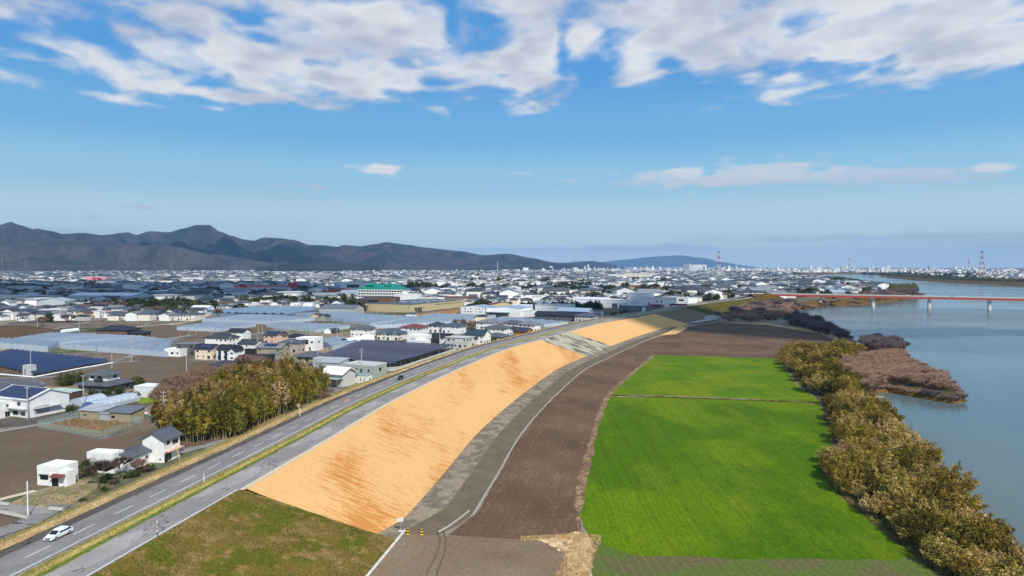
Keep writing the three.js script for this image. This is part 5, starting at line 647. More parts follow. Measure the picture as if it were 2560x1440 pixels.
// a leafless tree: trunk, limbs and a haze of twigs
function bareGeo(seed, { H = 7, spread = 1, pal, twigs = 1500, tw = .035, tl = 1.1, multi = 5, bush = false }) {
  const r = rng(seed), b = new MB(), m = new MB(), ends = []; pal = pal.map(lin);
  const grow = (p, d, L, rad, lvl) => { const q = [p[0] + d[0] * L, p[1] + d[1] * L, p[2] + d[2] * L]; b.bar(p, q, rad, rad * .65, lvl < 2 ? 6 : 4); if (lvl >= 3) { ends.push([p, q]); return; } if (lvl >= (bush ? 0 : 2)) ends.push([p, q]); const n = 3 + (r() < .5 ? 1 : 0); for (let i = 0; i < n; i++) { const a = r() * 6.283, e = .35 + .5 * r(); let v = [d[0] + Math.cos(a) * e * spread, d[1] * .8 + .25 * r(), d[2] + Math.sin(a) * e * spread]; const l = Math.hypot(...v); v = v.map(k => k / l); grow(q, v, L * (.62 + .2 * r()), rad * .6, lvl + 1); } };
  for (let i = 0; i < multi; i++) { const a = i / multi * 6.283 + r(), e = bush ? .2 + 1.0 * r() : multi > 1 ? .25 + .45 * r() : .06; let v = [Math.cos(a) * e * spread, 1, Math.sin(a) * e * spread]; const l = Math.hypot(...v); grow([Math.cos(a) * .15, 0, Math.sin(a) * .15], v.map(k => k / l), H * (bush ? .22 + .1 * r() : .3), .05 + H * .012, 0); }
  for (let i = 0; i < twigs; i++) { const [p, q] = ends[Math.floor(r() * ends.length)], t = r(), s = [lerp(p[0], q[0], t), lerp(p[1], q[1], t), lerp(p[2], q[2], t)]; let d = [(r() - .5) * 1.6 + (q[0] - p[0]) * .5, .25 + r() * .9, (r() - .5) * 1.6 + (q[2] - p[2]) * .5]; const l = Math.hypot(...d), L = tl * (.5 + r()); d = d.map(k => k / l * L); const c = pal[Math.floor(r() * pal.length)], k = .75 + .5 * r(), a = r() * 6.283; m.col = [c[0] * k, c[1] * k, c[2] * k]; const u = [Math.cos(a) * tw, 0, Math.sin(a) * tw]; m.tri([s[0] - u[0], s[1], s[2] - u[2]], [s[0] + u[0], s[1], s[2] + u[2]], [s[0] + d[0], s[1] + d[1], s[2] + d[2]]); }
  return [m.geo(), b.geo()];
}
function plant(name, label, cat, group, [foliage, wood], x, y, z, sc, rot, sy = 1, fm = leafMat, wm = barkMat, fn = 'foliage', wn = 'trunk') {
  const g = groupAt(name, label, cat, x, y, z, 0, group); g.rotation.y = rot; g.scale.set(sc, sc * sy, sc); const a = new THREE.Mesh(foliage, fm); a.name = fn; g.add(a); const b = new THREE.Mesh(wood, wm); b.name = wn; g.add(b); return g;
}
const inPoly = (p, x, z) => { let k = false; for (let i = 0, j = p.length - 2; i < p.length; j = i, i += 2) if ((p[i + 1] > z) !== (p[j + 1] > z) && x < (p[j] - p[i]) * (z - p[i + 1]) / (p[j + 1] - p[i + 1]) + p[i]) k = !k; return k; };
function fill(p, gap, seed, fn) { const r = rng(seed); let x0 = 1e9, x1 = -1e9, z0 = 1e9, z1 = -1e9; for (let i = 0; i < p.length; i += 2) { x0 = Math.min(x0, p[i]); x1 = Math.max(x1, p[i]); z0 = Math.min(z0, p[i + 1]); z1 = Math.max(z1, p[i + 1]); } let n = 0; for (let x = x0, k = 0; x < x1; x += gap * .87, k++) for (let z = z0 + (k % 2) * gap / 2; z < z1; z += gap) { const X = x + (r() - .5) * gap * .7, Z = z + (r() - .5) * gap * .7; if (inPoly(p, X, Z)) fn(X, Z, r, n++); } }
const olive = ['#9c8644', '#887a36', '#ae9452', '#766c2e', '#baa062', '#807434'], strawy = ['#c8aa72', '#b69860', '#a08850'], gold = ['#8a7f38', '#766f2e', '#645f28', '#9a8a44'], rust = ['#ae9264', '#9c8054', '#bca274', '#8a7248'], pinkish = ['#b89a84', '#a88672', '#c6a48a', '#96745f', '#b58c70'], mauve = ['#7a6a68', '#6b5e5e', '#857472'], greenD = ['#3c4a24', '#4a5628', '#323f20', '#55602e'];
const G = {
  bam: [1, 2, 3, 4].map(i => clumpGeo(100 + i, { R: 3.2, H: 6.6, plumes: 50, leaves: 84, size: .38, pal: olive })), straw: [1, 2].map(i => clumpGeo(130 + i, { R: 3.1, H: 5.6, plumes: 36, leaves: 80, size: .42, pal: [...strawy, olive[2]], droop: -.3 })),
  grove: [1, 2, 3].map(i => clumpGeo(160 + i, { R: 2.6, H: 11, plumes: 34, leaves: 150, size: .42, pal: gold, low: .22, droop: .55 })), groveR: [1, 2].map(i => clumpGeo(180 + i, { R: 2.7, H: 11.5, plumes: 32, leaves: 135, size: .42, pal: [...rust, gold[3]], low: .3, droop: .5 })),
  ever: [1, 2, 3].map(i => clumpGeo(200 + i, { R: 2.2, H: 4.6, plumes: 26, leaves: 80, size: .42, pal: greenD, low: .08, droop: .1 })), willow: [1, 2, 3].map(i => bareGeo(220 + i, { H: 7, spread: 1.0, pal: pinkish, twigs: 2300, tw: .032, tl: 1.3, multi: 8, bush: true })), mauve: [1, 2].map(i => bareGeo(240 + i, { H: 8.5, spread: .95, pal: mauve, twigs: 3200, tw: .045, tl: 1.5, multi: 6, bush: true })),
  bare: [1, 2].map(i => bareGeo(260 + i, { H: 7, spread: 1.2, pal: ['#5d5048', '#6b5c52', '#4c423c'], twigs: 3600, tw: .034, tl: 1.0, multi: 1 })), brush: [1, 2].map(i => bareGeo(280 + i, { H: 8, spread: .9, pal: ['#7d6454', '#8c7060', '#6e5a4e', '#a08064'], twigs: 2600, tw: .045, tl: 1.2, multi: 5 })),
};
const leafY = r => .56 + .28 * r();
const pick = (a, r) => a[Math.floor(r() * a.length)];
// riverside belt in the right foreground
const beltA = [81.1, -123.8, 77.9, -112.1, 114, -98, 94.8, -124.3, 103.7, -151.6, 114.7, -182.4, 127.8, -222.3, 145.3, -264.5, 146.4, -288.9, 130.3, -280.5, 121.3, -254.5, 107.1, -219.5, 87.5, -187.3, 84.4, -173.0, 82.3, -151.5, 81.2, -132.5];
let nb = 0;
fill(beltA, 4.5, 11, (x, z, r) => { const t = vn(x * .09, z * .09, 0, 0, 6), k = r(), f = -z; if (t > .56 && k < .75) plant('reed_clump', 'pale straw coloured clump within the near riverside thicket', 'bush', 'straw clumps in the near thicket', pick(G.straw, r), x, -.1, z, .8 + .35 * r(), r() * 6.28, .9 + .3 * r(), leafMat, caneMat); else if (t < .3 && k < .4) plant('bare_bush', 'leafless pinkish bush within the near riverside thicket', 'bush', 'bare bushes in the near thicket', pick(G.willow, r), x, -.1, z, .62 + .25 * r(), r() * 6.28, 1, twigMat, barkMat, 'twigs', 'branches'); else plant('bamboo_clump', 'olive brown dwarf bamboo clump in the near riverside thicket', 'bush', 'bamboo clumps in the near thicket', pick(G.bam, r), x, -.1, z, .85 + .45 * r(), r() * 6.28, .62 + .5 * r(), pick(leafTone, r), caneMat); });
const beltB = [167.8, -427.2, 186.6, -447.0, 214.2, -455.4, 231.3, -447.0, 206.7, -404.0, 177.7, -372.8, 166.1, -339.9, 149.8, -288.9, 132.5, -284.6, 142.0, -334.0, 155.4, -380.1];
fill(beltB, 8.2, 12, (x, z, r) => plant('bamboo_clump', 'olive bamboo clump in the thicket beside the lighter green field', 'bush', 'bamboo clumps beside the lighter field', pick(G.bam, r), x, -.1, z, 1.6 + .4 * r(), r() * 6.28, leafY(r), pick(leafTone, r), caneMat));
const wil = [[[180.9, -377.2, 213.6, -412.6, 243.3, -431.1, 235.2, -404.0, 201.2, -352.3, 174.9, -322.8, 156.8, -302.5, 167.1, -339.9], 'pinkish leafless willow bush between bamboo and the inlet', 'willows behind the inlet', G.willow, 1], [[213.6, -392.5, 225.9, -380.1, 216.9, -346.0, 200.1, -309.3, 192.5, -311.3, 185.7, -321.8, 183.9, -334.0], 'pinkish leafless willow bush on the river spit', 'willows on the spit', G.willow, .95]];
for (const [p, l, gr, gg, sc] of wil) fill(p, 6.4, 21, (x, z, r) => plant('willow_bush', l, 'bush', gr, pick(gg, r), x, -.2, z, sc * (.85 + .35 * r()), r() * 6.28, .9 + .2 * r(), twigMat, barkMat, 'twigs', 'branches'));
fill([230.8, -451.2, 257.6, -492.6, 273.3, -502.8, 265.1, -462.0, 245.5, -434.9], 8, 31, (x, z, r) => plant('willow_tree', 'tall grey willow on the small point behind the bamboo', 'tree', 'grey willows on the point', pick(G.mauve, r), x, -.2, z, 1.15 + .3 * r(), r() * 6.28, 1, twigMat, barkMat, 'twigs', 'trunk'));
fill([265.8, -660.7, 304.2, -719.6, 292.8, -647.5, 268.7, -561.2, 245.8, -502.8, 257.1, -561.2, 265.2, -618.5], 9, 32, (x, z, r) => plant('willow_tree', 'dark grey rounded willow on the bank beyond the dark field', 'tree', 'dark willows beyond the dark field', pick(G.mauve, r), x, -.2, z, 1.15 + .35 * r(), r() * 6.28, 1, twigMat, barkMat, 'twigs', 'trunk'));
fill([210.3, -688.9, 215.5, -734.3, 270.1, -837.1, 357.4, -982.7, 421.7, -1019.8, 389.1, -908.4, 323.2, -809.8, 304.6, -736.0, 258.9, -688.9], 17, 33, (x, z, r) => plant('brush_tree', 'brownish pink leafless scrub tree below the bridge end', 'tree', 'scrub trees below the bridge end', pick(r() < .6 ? G.willow : G.mauve, r), x, 0, z, 1.5 + .7 * r(), r() * 6.28, .75, twigMat, barkMat, 'twigs', 'trunk'));
fill([508.5, -1063.8, 529.8, -1075.4, 628.1, -1164.1, 792.0, -1337.4, 856.3, -1451.9, 667.7, -1251.3, 527.3, -1110.0, 484.4, -1058.9], 20, 34, (x, z, r) => plant('brush_tree', 'brown scrub tree along the bank beyond the bridge', 'tree', 'scrub trees beyond the bridge', pick(r() < .5 ? G.mauve : G.willow, r), x, 1, z, 1.7 + .8 * r(), r() * 6.28, .95, twigMat, barkMat, 'twigs', 'trunk'));
fill([712.4, -1285.7, 801.6, -1350.9, 884.0, -1490.0, 843.2, -1483.0, 770.9, -1391.6], 13, 35, (x, z, r) => plant('tall_bamboo', 'tall golden bamboo on the far headland beyond the bridge', 'bush', 'golden bamboo on the headland', pick(G.grove, r), x, 1, z, 1.5 + .5 * r(), r() * 6.28, 1, leafMat, caneMat));
{ const r = rng(93); const edge = (L, i0, i1, gap, out, yA, yB, sc, label, group) => { for (let i = i0; i < i1; i++) { const [ax, az] = L[i], [bx, bz] = L[i + 1], d = Math.hypot(bx - ax, bz - az), nx = -(bz - az) / d, nz = (bx - ax) / d; for (let t = 0; t < d; t += gap * (.7 + .6 * r())) { const o = out * r(), k = t / d; plant('bank_bush', label, 'bush', group, pick(r() < .3 ? G.mauve : G.willow, r), lerp(ax, bx, k) + nx * o, lerp(yA, yB, o / out), lerp(az, bz, k) + nz * o, sc * (.7 + .6 * r()), r() * 6.28, .8, twigMat, barkMat, 'twigs', 'branches'); } } };
  edge(bankNear, 9, 18, 4.2, 1.2, -.3, -1.2, .45, 'low leafless bush at the water edge of the spit', 'bushes at the spit edge'); edge(bankNear, 18, 30, 8, 3, -.3, -1.9, .8, 'low leafless bush on the bank edge below the far field', 'bushes on the far field bank'); edge(bankFar, 1, 4, 9, 15, 5, -1.6, 1.1, 'brown bush on the slope of the bank beyond the bridge', 'bushes on the bank beyond the bridge'); }
{ const lg = (l, a, b) => top(new MB().bar([a[0], -1.75, a[1]], [b[0], -1.7, b[1]], .22, .14, 6).mesh('driftwood_log', paint('#d8cfc0')), 'driftwood_log', l, 'log'); lg('long bleached driftwood log lying in the inlet', [174.6, -322.2], [185.3, -324.3]); lg('short bleached driftwood log near the willow roots', [163.7, -305.4], [166.8, -304.4]); }
// bamboo grove by the road
const grove = [-111.4, -214.6, -96.3, -197.8, -86.8, -193.3, -80.7, -201.0, -77.1, -217.9, -71.3, -237.1, -70.8, -258.5, -79.0, -279.5, -100.3, -304.1, -120.3, -309.6, -131.5, -293.8, -133.9, -270.7, -125.8, -243.8];
fill(grove, 4.6, 41, (x, z, r) => { const [o] = levOff(x, z); if (o > -16) return; const p = Math.max(0, Math.min(1, (x + 150) / 70)), k = r(), lft = sm(-108, -122, x), back = sm(-25, -40, o); if (k < .85 * lft) plant('brush_tree', 'brown leafless tree at the left end of the bamboo grove', 'tree', 'bare trees in the grove', pick(G.brush, r), x, GY, z, .95 + .35 * r(), r() * 6.28, 1, twigMat, barkMat, 'twigs', 'trunk'); else if (k < .06 + .75 * back + .35 * lft) plant('tall_bamboo', 'rusty brown bamboo clump in the grove beside the road', 'bamboo', 'rusty bamboo in the grove', pick(G.groveR, r), x, GY, z, 1.1 + .35 * r(), r() * 6.28, (.6 + .3 * r()) * (.7 + .4 * p), pick(leafTone, r), caneMat, 'foliage', 'canes'); else plant('tall_bamboo', 'golden green bamboo clump in the grove beside the road', 'bamboo', 'green bamboo in the grove', pick(G.grove, r), x, GY, z, 1.05 + .35 * r(), r() * 6.28, (.55 + .34 * r()) * (.72 + .36 * p), pick(leafTone, r), caneMat, 'foliage', 'canes'); });
// garden trees and hedges
const one = (kind, label, x, z, sc, sy = 1, seed = 1, y = GY) => { const r = rng(seed * 97); const b = kind === 'bare' || kind === 'brush' || kind === 'willow' || kind === 'mauve'; keep.push([x, z, 3]); return plant(b ? 'bare_tree' : 'evergreen_tree', label, 'tree', null, pick(G[kind], r), x, y, z, sc, r() * 6.28, sy, b ? twigMat : leafMat, barkMat, b ? 'twigs' : 'foliage', 'trunk'); };
one('bare', 'large dark leafless tree in the yard between hut and house', -95.0, -154.8, 1.3, .85, 1); one('bare', 'slender leafless tree in front of the white wing', -94.4, -162.8, .9, .95, 2); one('ever', 'green pine behind the dark leafless tree', -102.8, -164.4, .9, 1.2, 3); one('brush', 'small brown conifer by the wing of the white house', -91.5, -165.9, .6, .9, 4); one('ever', 'clipped topiary bush beside the house door', -90.1, -168.9, .5, .75, 5); one('ever', 'low dark shrub under the slender leafless tree', -92.2, -162.8, .55, .5, 6); one('ever', 'dark rounded shrub at the edge of the dry verge', -93.4, -146.8, .35, .35, 12);
[[-95.6, -159.7, .7, 'behind the slender leafless tree'], [-92.8, -157.7, .5, 'right of the large dark leafless tree'], [-91.5, -163.7, .6, 'below the wing window'], [-90.8, -166.9, .6, 'left of the topiary bush'], [-92.3, -153.1, .4, 'at the foot of the dry verge'], [-103.8, -161.9, .6, 'right of the small white hut']].forEach(([x, z, s, l], i) => one(i % 2 ? 'brush' : 'ever', 'dark garden shrub ' + l, x, z, s * (i % 2 ? .6 : 1), .7, 80 + i));
{ const w = (l, ax, az, bx, bz) => top(new MB().bar([ax, 6.35, az], [bx, 6.35, bz], .5, .5, 4).mesh('retaining_wall', M.concrete), 'retaining_wall', l, 'wall'); w('low concrete wall along the small field at the left edge', -106.7, -139.6, -97.4, -135.8); w('low concrete wall beside the yard lane', -110.3, -144.3, -106.6, -143.4); w('short concrete kerb wall at the lane corner', -96.5, -141.0, -93.2, -140.3); }
{ const L = [[-190.5, -288.8, 1.5, 'left of the traditional house'], [-187.3, -291.8, 1.6, 'right behind the carport'], [-158.3, -286.0, 1.3, 'at the right corner of the traditional house'], [-156.3, -270.7, .9, 'front right of the traditional house'], [-159.9, -268.2, .8, 'in front of the traditional house porch'], [-164.1, -266.5, .8, 'front left of the traditional house'], [-153.8, -237.1, .8, 'beside the works building gable'], [-143.9, -258.5, 1, 'between tunnels and the white shed'], [-63.6, -308.5, .9, 'under the blue balcony of the office'], [-81.2, -427.7, 1.1, 'left end of the hedge above the solar array'], [-75.4, -427.7, 1.2, 'middle of the hedge above the solar array'], [-69.1, -427.7, 1.1, 'right end of the hedge above the solar array'], [-12.8, -454.6, 1.1, 'in front of the low grey house by the levee'], [1.4, -474.6, .9, 'beside the orange walled house'], [116.2, -706.9, 1.6, 'between the dark buildings and grey warehouse'], [102.5, -684.6, 1.4, 'left of the grey warehouse'], [-351.1, -695.5, 2.6, 'first of three tall dark trees in the left town'], [-342.1, -695.5, 2.4, 'second of three tall dark trees in the left town'], [-336.8, -695.5, 2.1, 'third of three tall dark trees in the left town'], [-370.9, -668.7, 2.0, 'left of the three tall dark trees'], [-359.9, -915.7, 2.6, 'left of the store with teal end wall'], [-331.7, -869.8, 2.2, 'behind the glasshouse by the grey road'], [-238.1, -966.7, 2.4, 'left of the brown hall'], [-221.9, -945.6, 2.2, 'beside the brown hall'], [-422.8, -620.8, 1.8, 'among the far left houses']]; L.forEach(([x, z, s, l], i) => one('ever', 'dark evergreen ' + (s > 1.7 ? 'tree ' : 'shrub ') + l, x, z, s, s > 1.7 ? 1.25 : .85, i + 20)); }
one('mauve', 'tall grey leafless tree between cluster roofs and glasshouse', -42.3, -553.4, 1.35, 1, 51); one('willow', 'pinkish leafless tree beside the tall grey one', -33.2, -553.4, 1.35, 1, 52); [[-369.4, -695.5, 1.5, 'left of the tall dark trees'], [-356.8, -684.6, 1.6, 'right beside the leftmost bare one'], [-314.0, -668.7, 1.3, 'right of the tall dark trees'], [-288.5, -668.7, 1.4, 'with reddish twigs near the glasshouses'], [-404.6, -620.8, 1.3, 'at the far left houses'], [-399.7, -579.3, 1.2, 'by the dry field with reddish crown'], [-74.6, -258.5, .7, 'at the right end of the bamboo grove'], [-69.2, -251.0, .6, 'beside the verge right of the grove']].forEach(([x, z, s, l], i) => one(i % 2 ? 'brush' : 'mauve', 'leafless tree ' + l, x, z, s, 1, 60 + i));
{ const sc = groupAt('scrap_pile', 'pile of pale scrap boards and a green sheet beside the grove', 'scrap', -121.8, -230.7, 0), c = [-121.8, -230.7], r = rng(8); sc.position.set(c[0], GY, c[1]); sc.rotation.y = 0; const cs = [M.concrete, M.white, paint('#4fae96'), M.pink, M.lgrey]; for (let i = 0; i < 16; i++) { const b = new THREE.Mesh(new THREE.BoxGeometry(.8 + r() * 2, .2 + r() * .6, .6 + r() * 1.2), cs[i % 5]); b.position.set((r() - .5) * 9, .3 + r() * .4, (r() - .5) * 7); b.rotation.set((r() - .5) * .5, r() * 6, (r() - .5) * .5); b.name = 'board'; sc.add(b); } }

// ---------------------------------------------------------------- grass and straw tufts near the viewer (too many to count)
function tufts(name, label, cat, n, seed, place, pal, h) { const m = new MB(), r = rng(seed); for (let i = 0; i < 7; i++) { const a = r() * 6.28, q = r() * .12; m.tri([Math.cos(a) * q - .05, 0, Math.sin(a) * q], [Math.cos(a) * q + .05, 0, Math.sin(a) * q + .04], [Math.cos(a) * (q + .28), .5 + .5 * r(), Math.sin(a) * (q + .28)]); } const im = new THREE.InstancedMesh(m.geo(), std({ roughness: 1 }), n), M4 = new THREE.Matrix4(), Q = new THREE.Quaternion(), U = new THREE.Vector3(0, 1, 0), C = new THREE.Color(); const P = pal.map(c => new THREE.Color(c)); for (let i = 0; i < n; i++) { const p = place(r), s = h * (.5 + r()); M4.compose(new THREE.Vector3(p[0], p[1], p[2]), Q.setFromAxisAngle(U, r() * 6.28), new THREE.Vector3(s * 1.3, s, s * 1.3)); im.setMatrixAt(i, M4); C.copy(P[Math.floor(r() * P.length)]).multiplyScalar(.8 + .4 * r()); im.setColorAt(i, C); } top(im, name, label, cat, null, 'stuff'); }
tufts('bank_grass', 'rough grass tufts covering the near bank', 'grass', 26000, 3, r => { const s = lerp(sOf(92), sG - .6, r()), o = 15.6 + 35 * r(), p = at(s, o), y = lerp(9, 0, (o - 15.3) / 35.7); return [p[0], y - .05, p[1]]; }, ['#6c7424', '#566a1c', '#8e7c42', '#7c7030', '#5e6e22', '#9c865a', '#82683e'], .3);
tufts('verge_grass', 'dry straw grass along the road verge', 'grass', 14000, 5, r => { const s = lerp(sOf(92), sOf(300), r()), o = -10.6 + 4.0 * r(), p = at(s, o); return [p[0], lerp(8.5, 8.95, (o + 10.6) / 4), p[1]]; }, ['#d6be90', '#c8ae80', '#b89f74', '#a2925c'], .28);
tufts('median_tufts', 'short grass along the median', 'grass', 9000, 6, r => { const s = lerp(sOf(92), sOf(330), r()), o = 4.8 + 3.3 * r(), p = at(s, o); return [p[0], 9.02, p[1]]; }, ['#8c8a40', '#6f8030', '#c8b264', '#a89a50'], .24);
tufts('slope_grass', 'olive grass on the town side slope', 'grass', 12000, 7, r => { const s = lerp(sOf(92), sOf(330), r()), o = -17 + 7 * r(), p = at(s, o); return [p[0], lerp(6.1, 8.6, (o + 17) / 7.2), p[1]]; }, ['#8f8a4c', '#7a8038', '#a39460', '#b49f68'], .32);
tufts('plot_weeds', 'dry weeds standing inside the net fence', 'weeds', 1800, 12, r => { const q = [-149.0, -214.1, -145.6, -226.5, -120.1, -219.0, -123.1, -202.4], p = quadAt(q, r(), r()); return [p[0], GY, p[1]]; }, ['#a58a66', '#8c7a5c', '#9c6a48', '#b59c78', '#7c7a50'], .7);
tufts('yard_weeds', 'low dry weeds and seedlings around the hut yard', 'weeds', 2600, 13, r => { const q = [-106.8, -144.3, -104.4, -161.2, -91.5, -162.8, -92.6, -139.6], p = quadAt(q, r(), r()), [o] = levOff(p[0], p[1]); return [p[0], o > -16 ? 6 + 2.7 * Math.min(1, (o + 17) / 7.4) : GY, p[1]]; }, ['#b09870', '#94845c', '#8a8450', '#6f7040'], .32);
tufts('straw_litter', 'cut straw lying along the field corner', 'straw', 5000, 9, r => { const t = r(), a = [10.5, -122.2], b = [16.1, -142.5], c = [1.7, -140.4]; if (t < .7) { const u = r(), q = (r() - .5) * 6; return [lerp(a[0], b[0], u) + q, .16, lerp(a[1], b[1], u)]; } const u = r(); return [lerp(b[0], c[0], u), .14, lerp(b[1], c[1], u) + (r() - .5) * 2.4]; }, ['#e2c796', '#d4b583', '#bf9f70'], .26);
tufts('field_edge_weeds', 'weeds along the thicket foot', 'grass', 5000, 10, r => { const i = Math.floor(r() * 5), L = [80.4, -123.8, 80.2, -132.5, 81.3, -151.5, 83.5, -173.0, 87.7, -187.3, 105.2, -219.5], u = r(); return [lerp(L[i * 2], L[i * 2 + 2], u) + (r() - .3) * 3, .03, lerp(L[i * 2 + 1], L[i * 2 + 3], u)]; }, ['#6f7a34', '#8a7c48', '#5c6a2c', '#a08a5c'], .5);

// ---------------------------------------------------------------- the town: houses one can tell apart, then the far mass
const inQ = (x, z) => { for (const q of keepQ) if (inPoly(q, x, z)) return true; return false; };
const clear = (x, z, rad) => { for (const k of keep) if ((x - k[0]) ** 2 + (z - k[2 - 1]) ** 2 < (k[2] + rad) ** 2) return false; return !inQ(x, z); };
const bankX = f => { if (f < 1050) return 1e9; const L = bankFar; for (let i = 0; i < 9; i++) if (-L[i][1] <= f && -L[i + 1][1] >= f) return lerp(L[i][0], L[i + 1][0], (f + L[i][1]) / (-L[i + 1][1] + L[i][1])); return 2000; };
const onLand = (x, z) => { const f = -z; if (f < 1055) { const [o] = levOff(x, z); return o < -26; } return x < bankX(f) - 45 && !(f < 1300 && x > 330 && x > bankX(f) - 90); };
const openF = (x, z) => fbm(x / 260 + 7, z / 260, 3, 0, 0, 61) > .56;        // open plots in the town
const kinds = [['grey tiled hip roofed', 'hip', M.rgrey, M.white], ['dark roofed white', 'gable', M.rdark, M.white], ['black roofed', 'hip', M.rblack, M.lgrey], ['blue grey roofed', 'hip', M.rblue, M.ivory], ['white walled gabled', 'gable', M.rlight, M.white], ['brown roofed', 'gable', M.rbrown, M.tan], ['flat roofed white', 'flat', M.lgrey, M.white], ['grey walled', 'gable', M.rdark, M.grey], ['cream walled', 'hip', M.rdark, M.cream]];
const protos = []; kinds.forEach(([l, roof, rm, wm], k) => { for (let v = 0; v < 2; v++) { const g = new THREE.Group(), r = rng(k * 7 + v + 3), w = 11 + 5 * r(), d = 8 + 3 * r(), h = v ? 6.4 : 4.2 + 2.2 * r(); const V0 = { w, d, h, roof, ph: roof === 'flat' ? .5 : 1.6 + .5 * r(), ov: roof === 'flat' ? .1 : .6, rm, wm, auto: 'f', seed: k + v }; volume(g, V0, true); if (r() < .6) volume(g, { x: w * .35, z: d * .5 + 2, w: w * .5, d: 4.5, h: 3, roof: 'mono', ph: .9, ov: .4, rm, wm }, true); protos.push([g, l]); } });
const distName = d => d < 850 ? 'in the nearer town' : d < 1150 ? 'in the middle of the town' : 'in the farther town';
const sideName = (x, z) => { const a = Math.atan2(x, -z) / D2R; return a < -24 ? 'far left' : a < -12 ? 'left' : a < 0 ? 'centre left' : a < 10 ? 'centre right' : 'right'; };
{ // workshops and halls of many sizes between the houses
  const r = rng(303), kinds2 = [['white roofed', M.cwhite, M.white2], ['silver roofed', M.csteel, M.rsilver], ['blue roofed', M.cgrey, M.cblue], ['dark roofed', M.cgrey, M.cdark], ['rust roofed', M.ctan, tiled('#8a5c4c')], ['flat white', M.white, M.lgrey]]; let n = 0;
  for (let i = 0; i < 1500 && n < 110; i++) { const f = 720 + 2300 * Math.pow(r(), 1.1), x = (r() * 1.3 - .76) * f, w = 18 + 46 * r() * r(), d = 12 + 18 * r(); if (!onLand(x, -f) || !clear(x, -f, w * .5) || Math.abs(x) > .8 * f) continue; const k = Math.floor(r() * 6), c = kinds2[k], ds = distName(Math.hypot(x, f)), sd = sideName(x, -f); building('workshop', c[0] + ' large hall ' + ds + ' toward the ' + sd, 'workshop', x, -f, -14 + 30 * r() + (r() < .4 ? 90 : 0), [{ w, d, h: 5 + 5 * r(), roof: k === 5 ? 'flat' : 'gable', ph: k === 5 ? .6 : 2 + 2 * r(), ov: .3, wm: c[1], rm: c[2] }], c[0] + ' halls ' + ds + ' ' + sd); n++; }
}
{
  const r = rng(77), P = []; const cell = 15.5;
  for (let f = 640; f < 3200; f += cell) for (let x = -f * .80; x < f * .62; x += cell) { const X = x + (r() - .5) * 11, F = f + (r() - .5) * 11, e = r(); if (e > .8 - .1 * sm(1200, 3000, F)) continue; if (!onLand(X, -F) || openF(X, -F) || !clear(X, -F, 7.5)) continue; P.push([X, -F, r(), r(), r()]); }
  // also a few beyond the near fields
  P.sort((a, b) => (a[0] ** 2 + a[1] ** 2) - (b[0] ** 2 + b[1] ** 2));
  const inView = p => Math.abs(p[0]) < -p[1] * .78;
  const near = P.filter(inView).slice(0, 300), set = new Set(near), rest = P.filter(p => !set.has(p));
  for (const [x, z, a, b, c] of near) { const light = Math.atan2(x, -z) > -.02, i = Math.floor(Math.pow(a, light ? .8 : 1.1) * protos.length) % protos.length, [g0, l] = protos[i], g = g0.clone(), d = Math.hypot(x, z); g.position.set(x, GY, z); g.rotation.y = (Math.floor(b * 4) * 90 - 14 + 16 * c) * D2R; g.scale.setScalar(.78 + .34 * c); top(g, 'town_house', l + ' house ' + distName(d) + ' toward the ' + sideName(x, z), 'house', l + ' houses ' + distName(d) + ' ' + sideName(x, z)); }
  // far mass: plain house shapes, one instanced part per roof kind
  for (let f = 3200; f < 6600; f += 40) for (let x = -f * .8; x < f * .6; x += 30) { const X = x + (r() - .5) * 26, F = f + (r() - .5) * 30; if (r() > .62 || !onLand(X, -F)) continue; if (x < -1500 && F > 6300 + 300 * r()) continue; rest.push([X, -F, r(), r(), r()]); }
  for (let i = 0; i < 900; i++) { const f = 2600 + 3200 * r(), x = 1650 + (f - 2600) * .5 + 3600 * r(); rest.push([x, -f, r(), r(), r()]); }
  const grp = top(new THREE.Group(), 'distant_houses', 'dense mass of tiny far houses between town and hills', 'houses', null, 'stuff');
  const variants = [['#f2f0ec', '#54585e', 'gable'], ['#ece8e0', '#3f434a', 'hip'], ['#f6f5f2', '#8b8f92', 'gable'], ['#f8f7f4', '#d4d4d0', 'flat'], ['#d8d2c6', '#5c6874', 'hip']];
  const bins = variants.map(() => []); for (const p of rest) bins[Math.min(4, Math.floor(p[2] * 5))].push(p);
  variants.forEach(([wc, rc, roof], k) => { const w = wallGeo(11, 9, 6, roof, 1.7), q = roofGeo(11, 9, 6, roof, roof === 'flat' ? .4 : 1.7, .5), m = new MB(); m.p = [...w.p, ...q.p]; const a = lin(wc), b = lin(rc); for (let i = 0; i < w.p.length / 3; i++) m.c.push(...a); for (let i = 0; i < q.p.length / 3; i++) m.c.push(...b); const im = new THREE.InstancedMesh(m.geo(), std({ vertexColors: true, roughness: .8 }), bins[k].length), M4 = new THREE.Matrix4(), Q = new THREE.Quaternion(), U = new THREE.Vector3(0, 1, 0), C = new THREE.Color(); bins[k].forEach(([x, z, a2, b2, c2], i) => { const big = c2 > .94 ? 2.2 : 1, s = (.85 + .5 * c2); M4.compose(new THREE.Vector3(x, GY, z), Q.setFromAxisAngle(U, (Math.floor(b2 * 4) * 90 - 14 + 20 * c2) * D2R), new THREE.Vector3(s * big, s * (.8 + .5 * b2) * (big > 1 ? 1.4 : 1), s * big)); im.setMatrixAt(i, M4); const t = .78 + .22 * hash(i, k, 2); im.setColorAt(i, C.setRGB(t, t, t)); }); im.name = 'house_shapes'; im.userData.kind = 'stuff'; grp.add(im); });
}
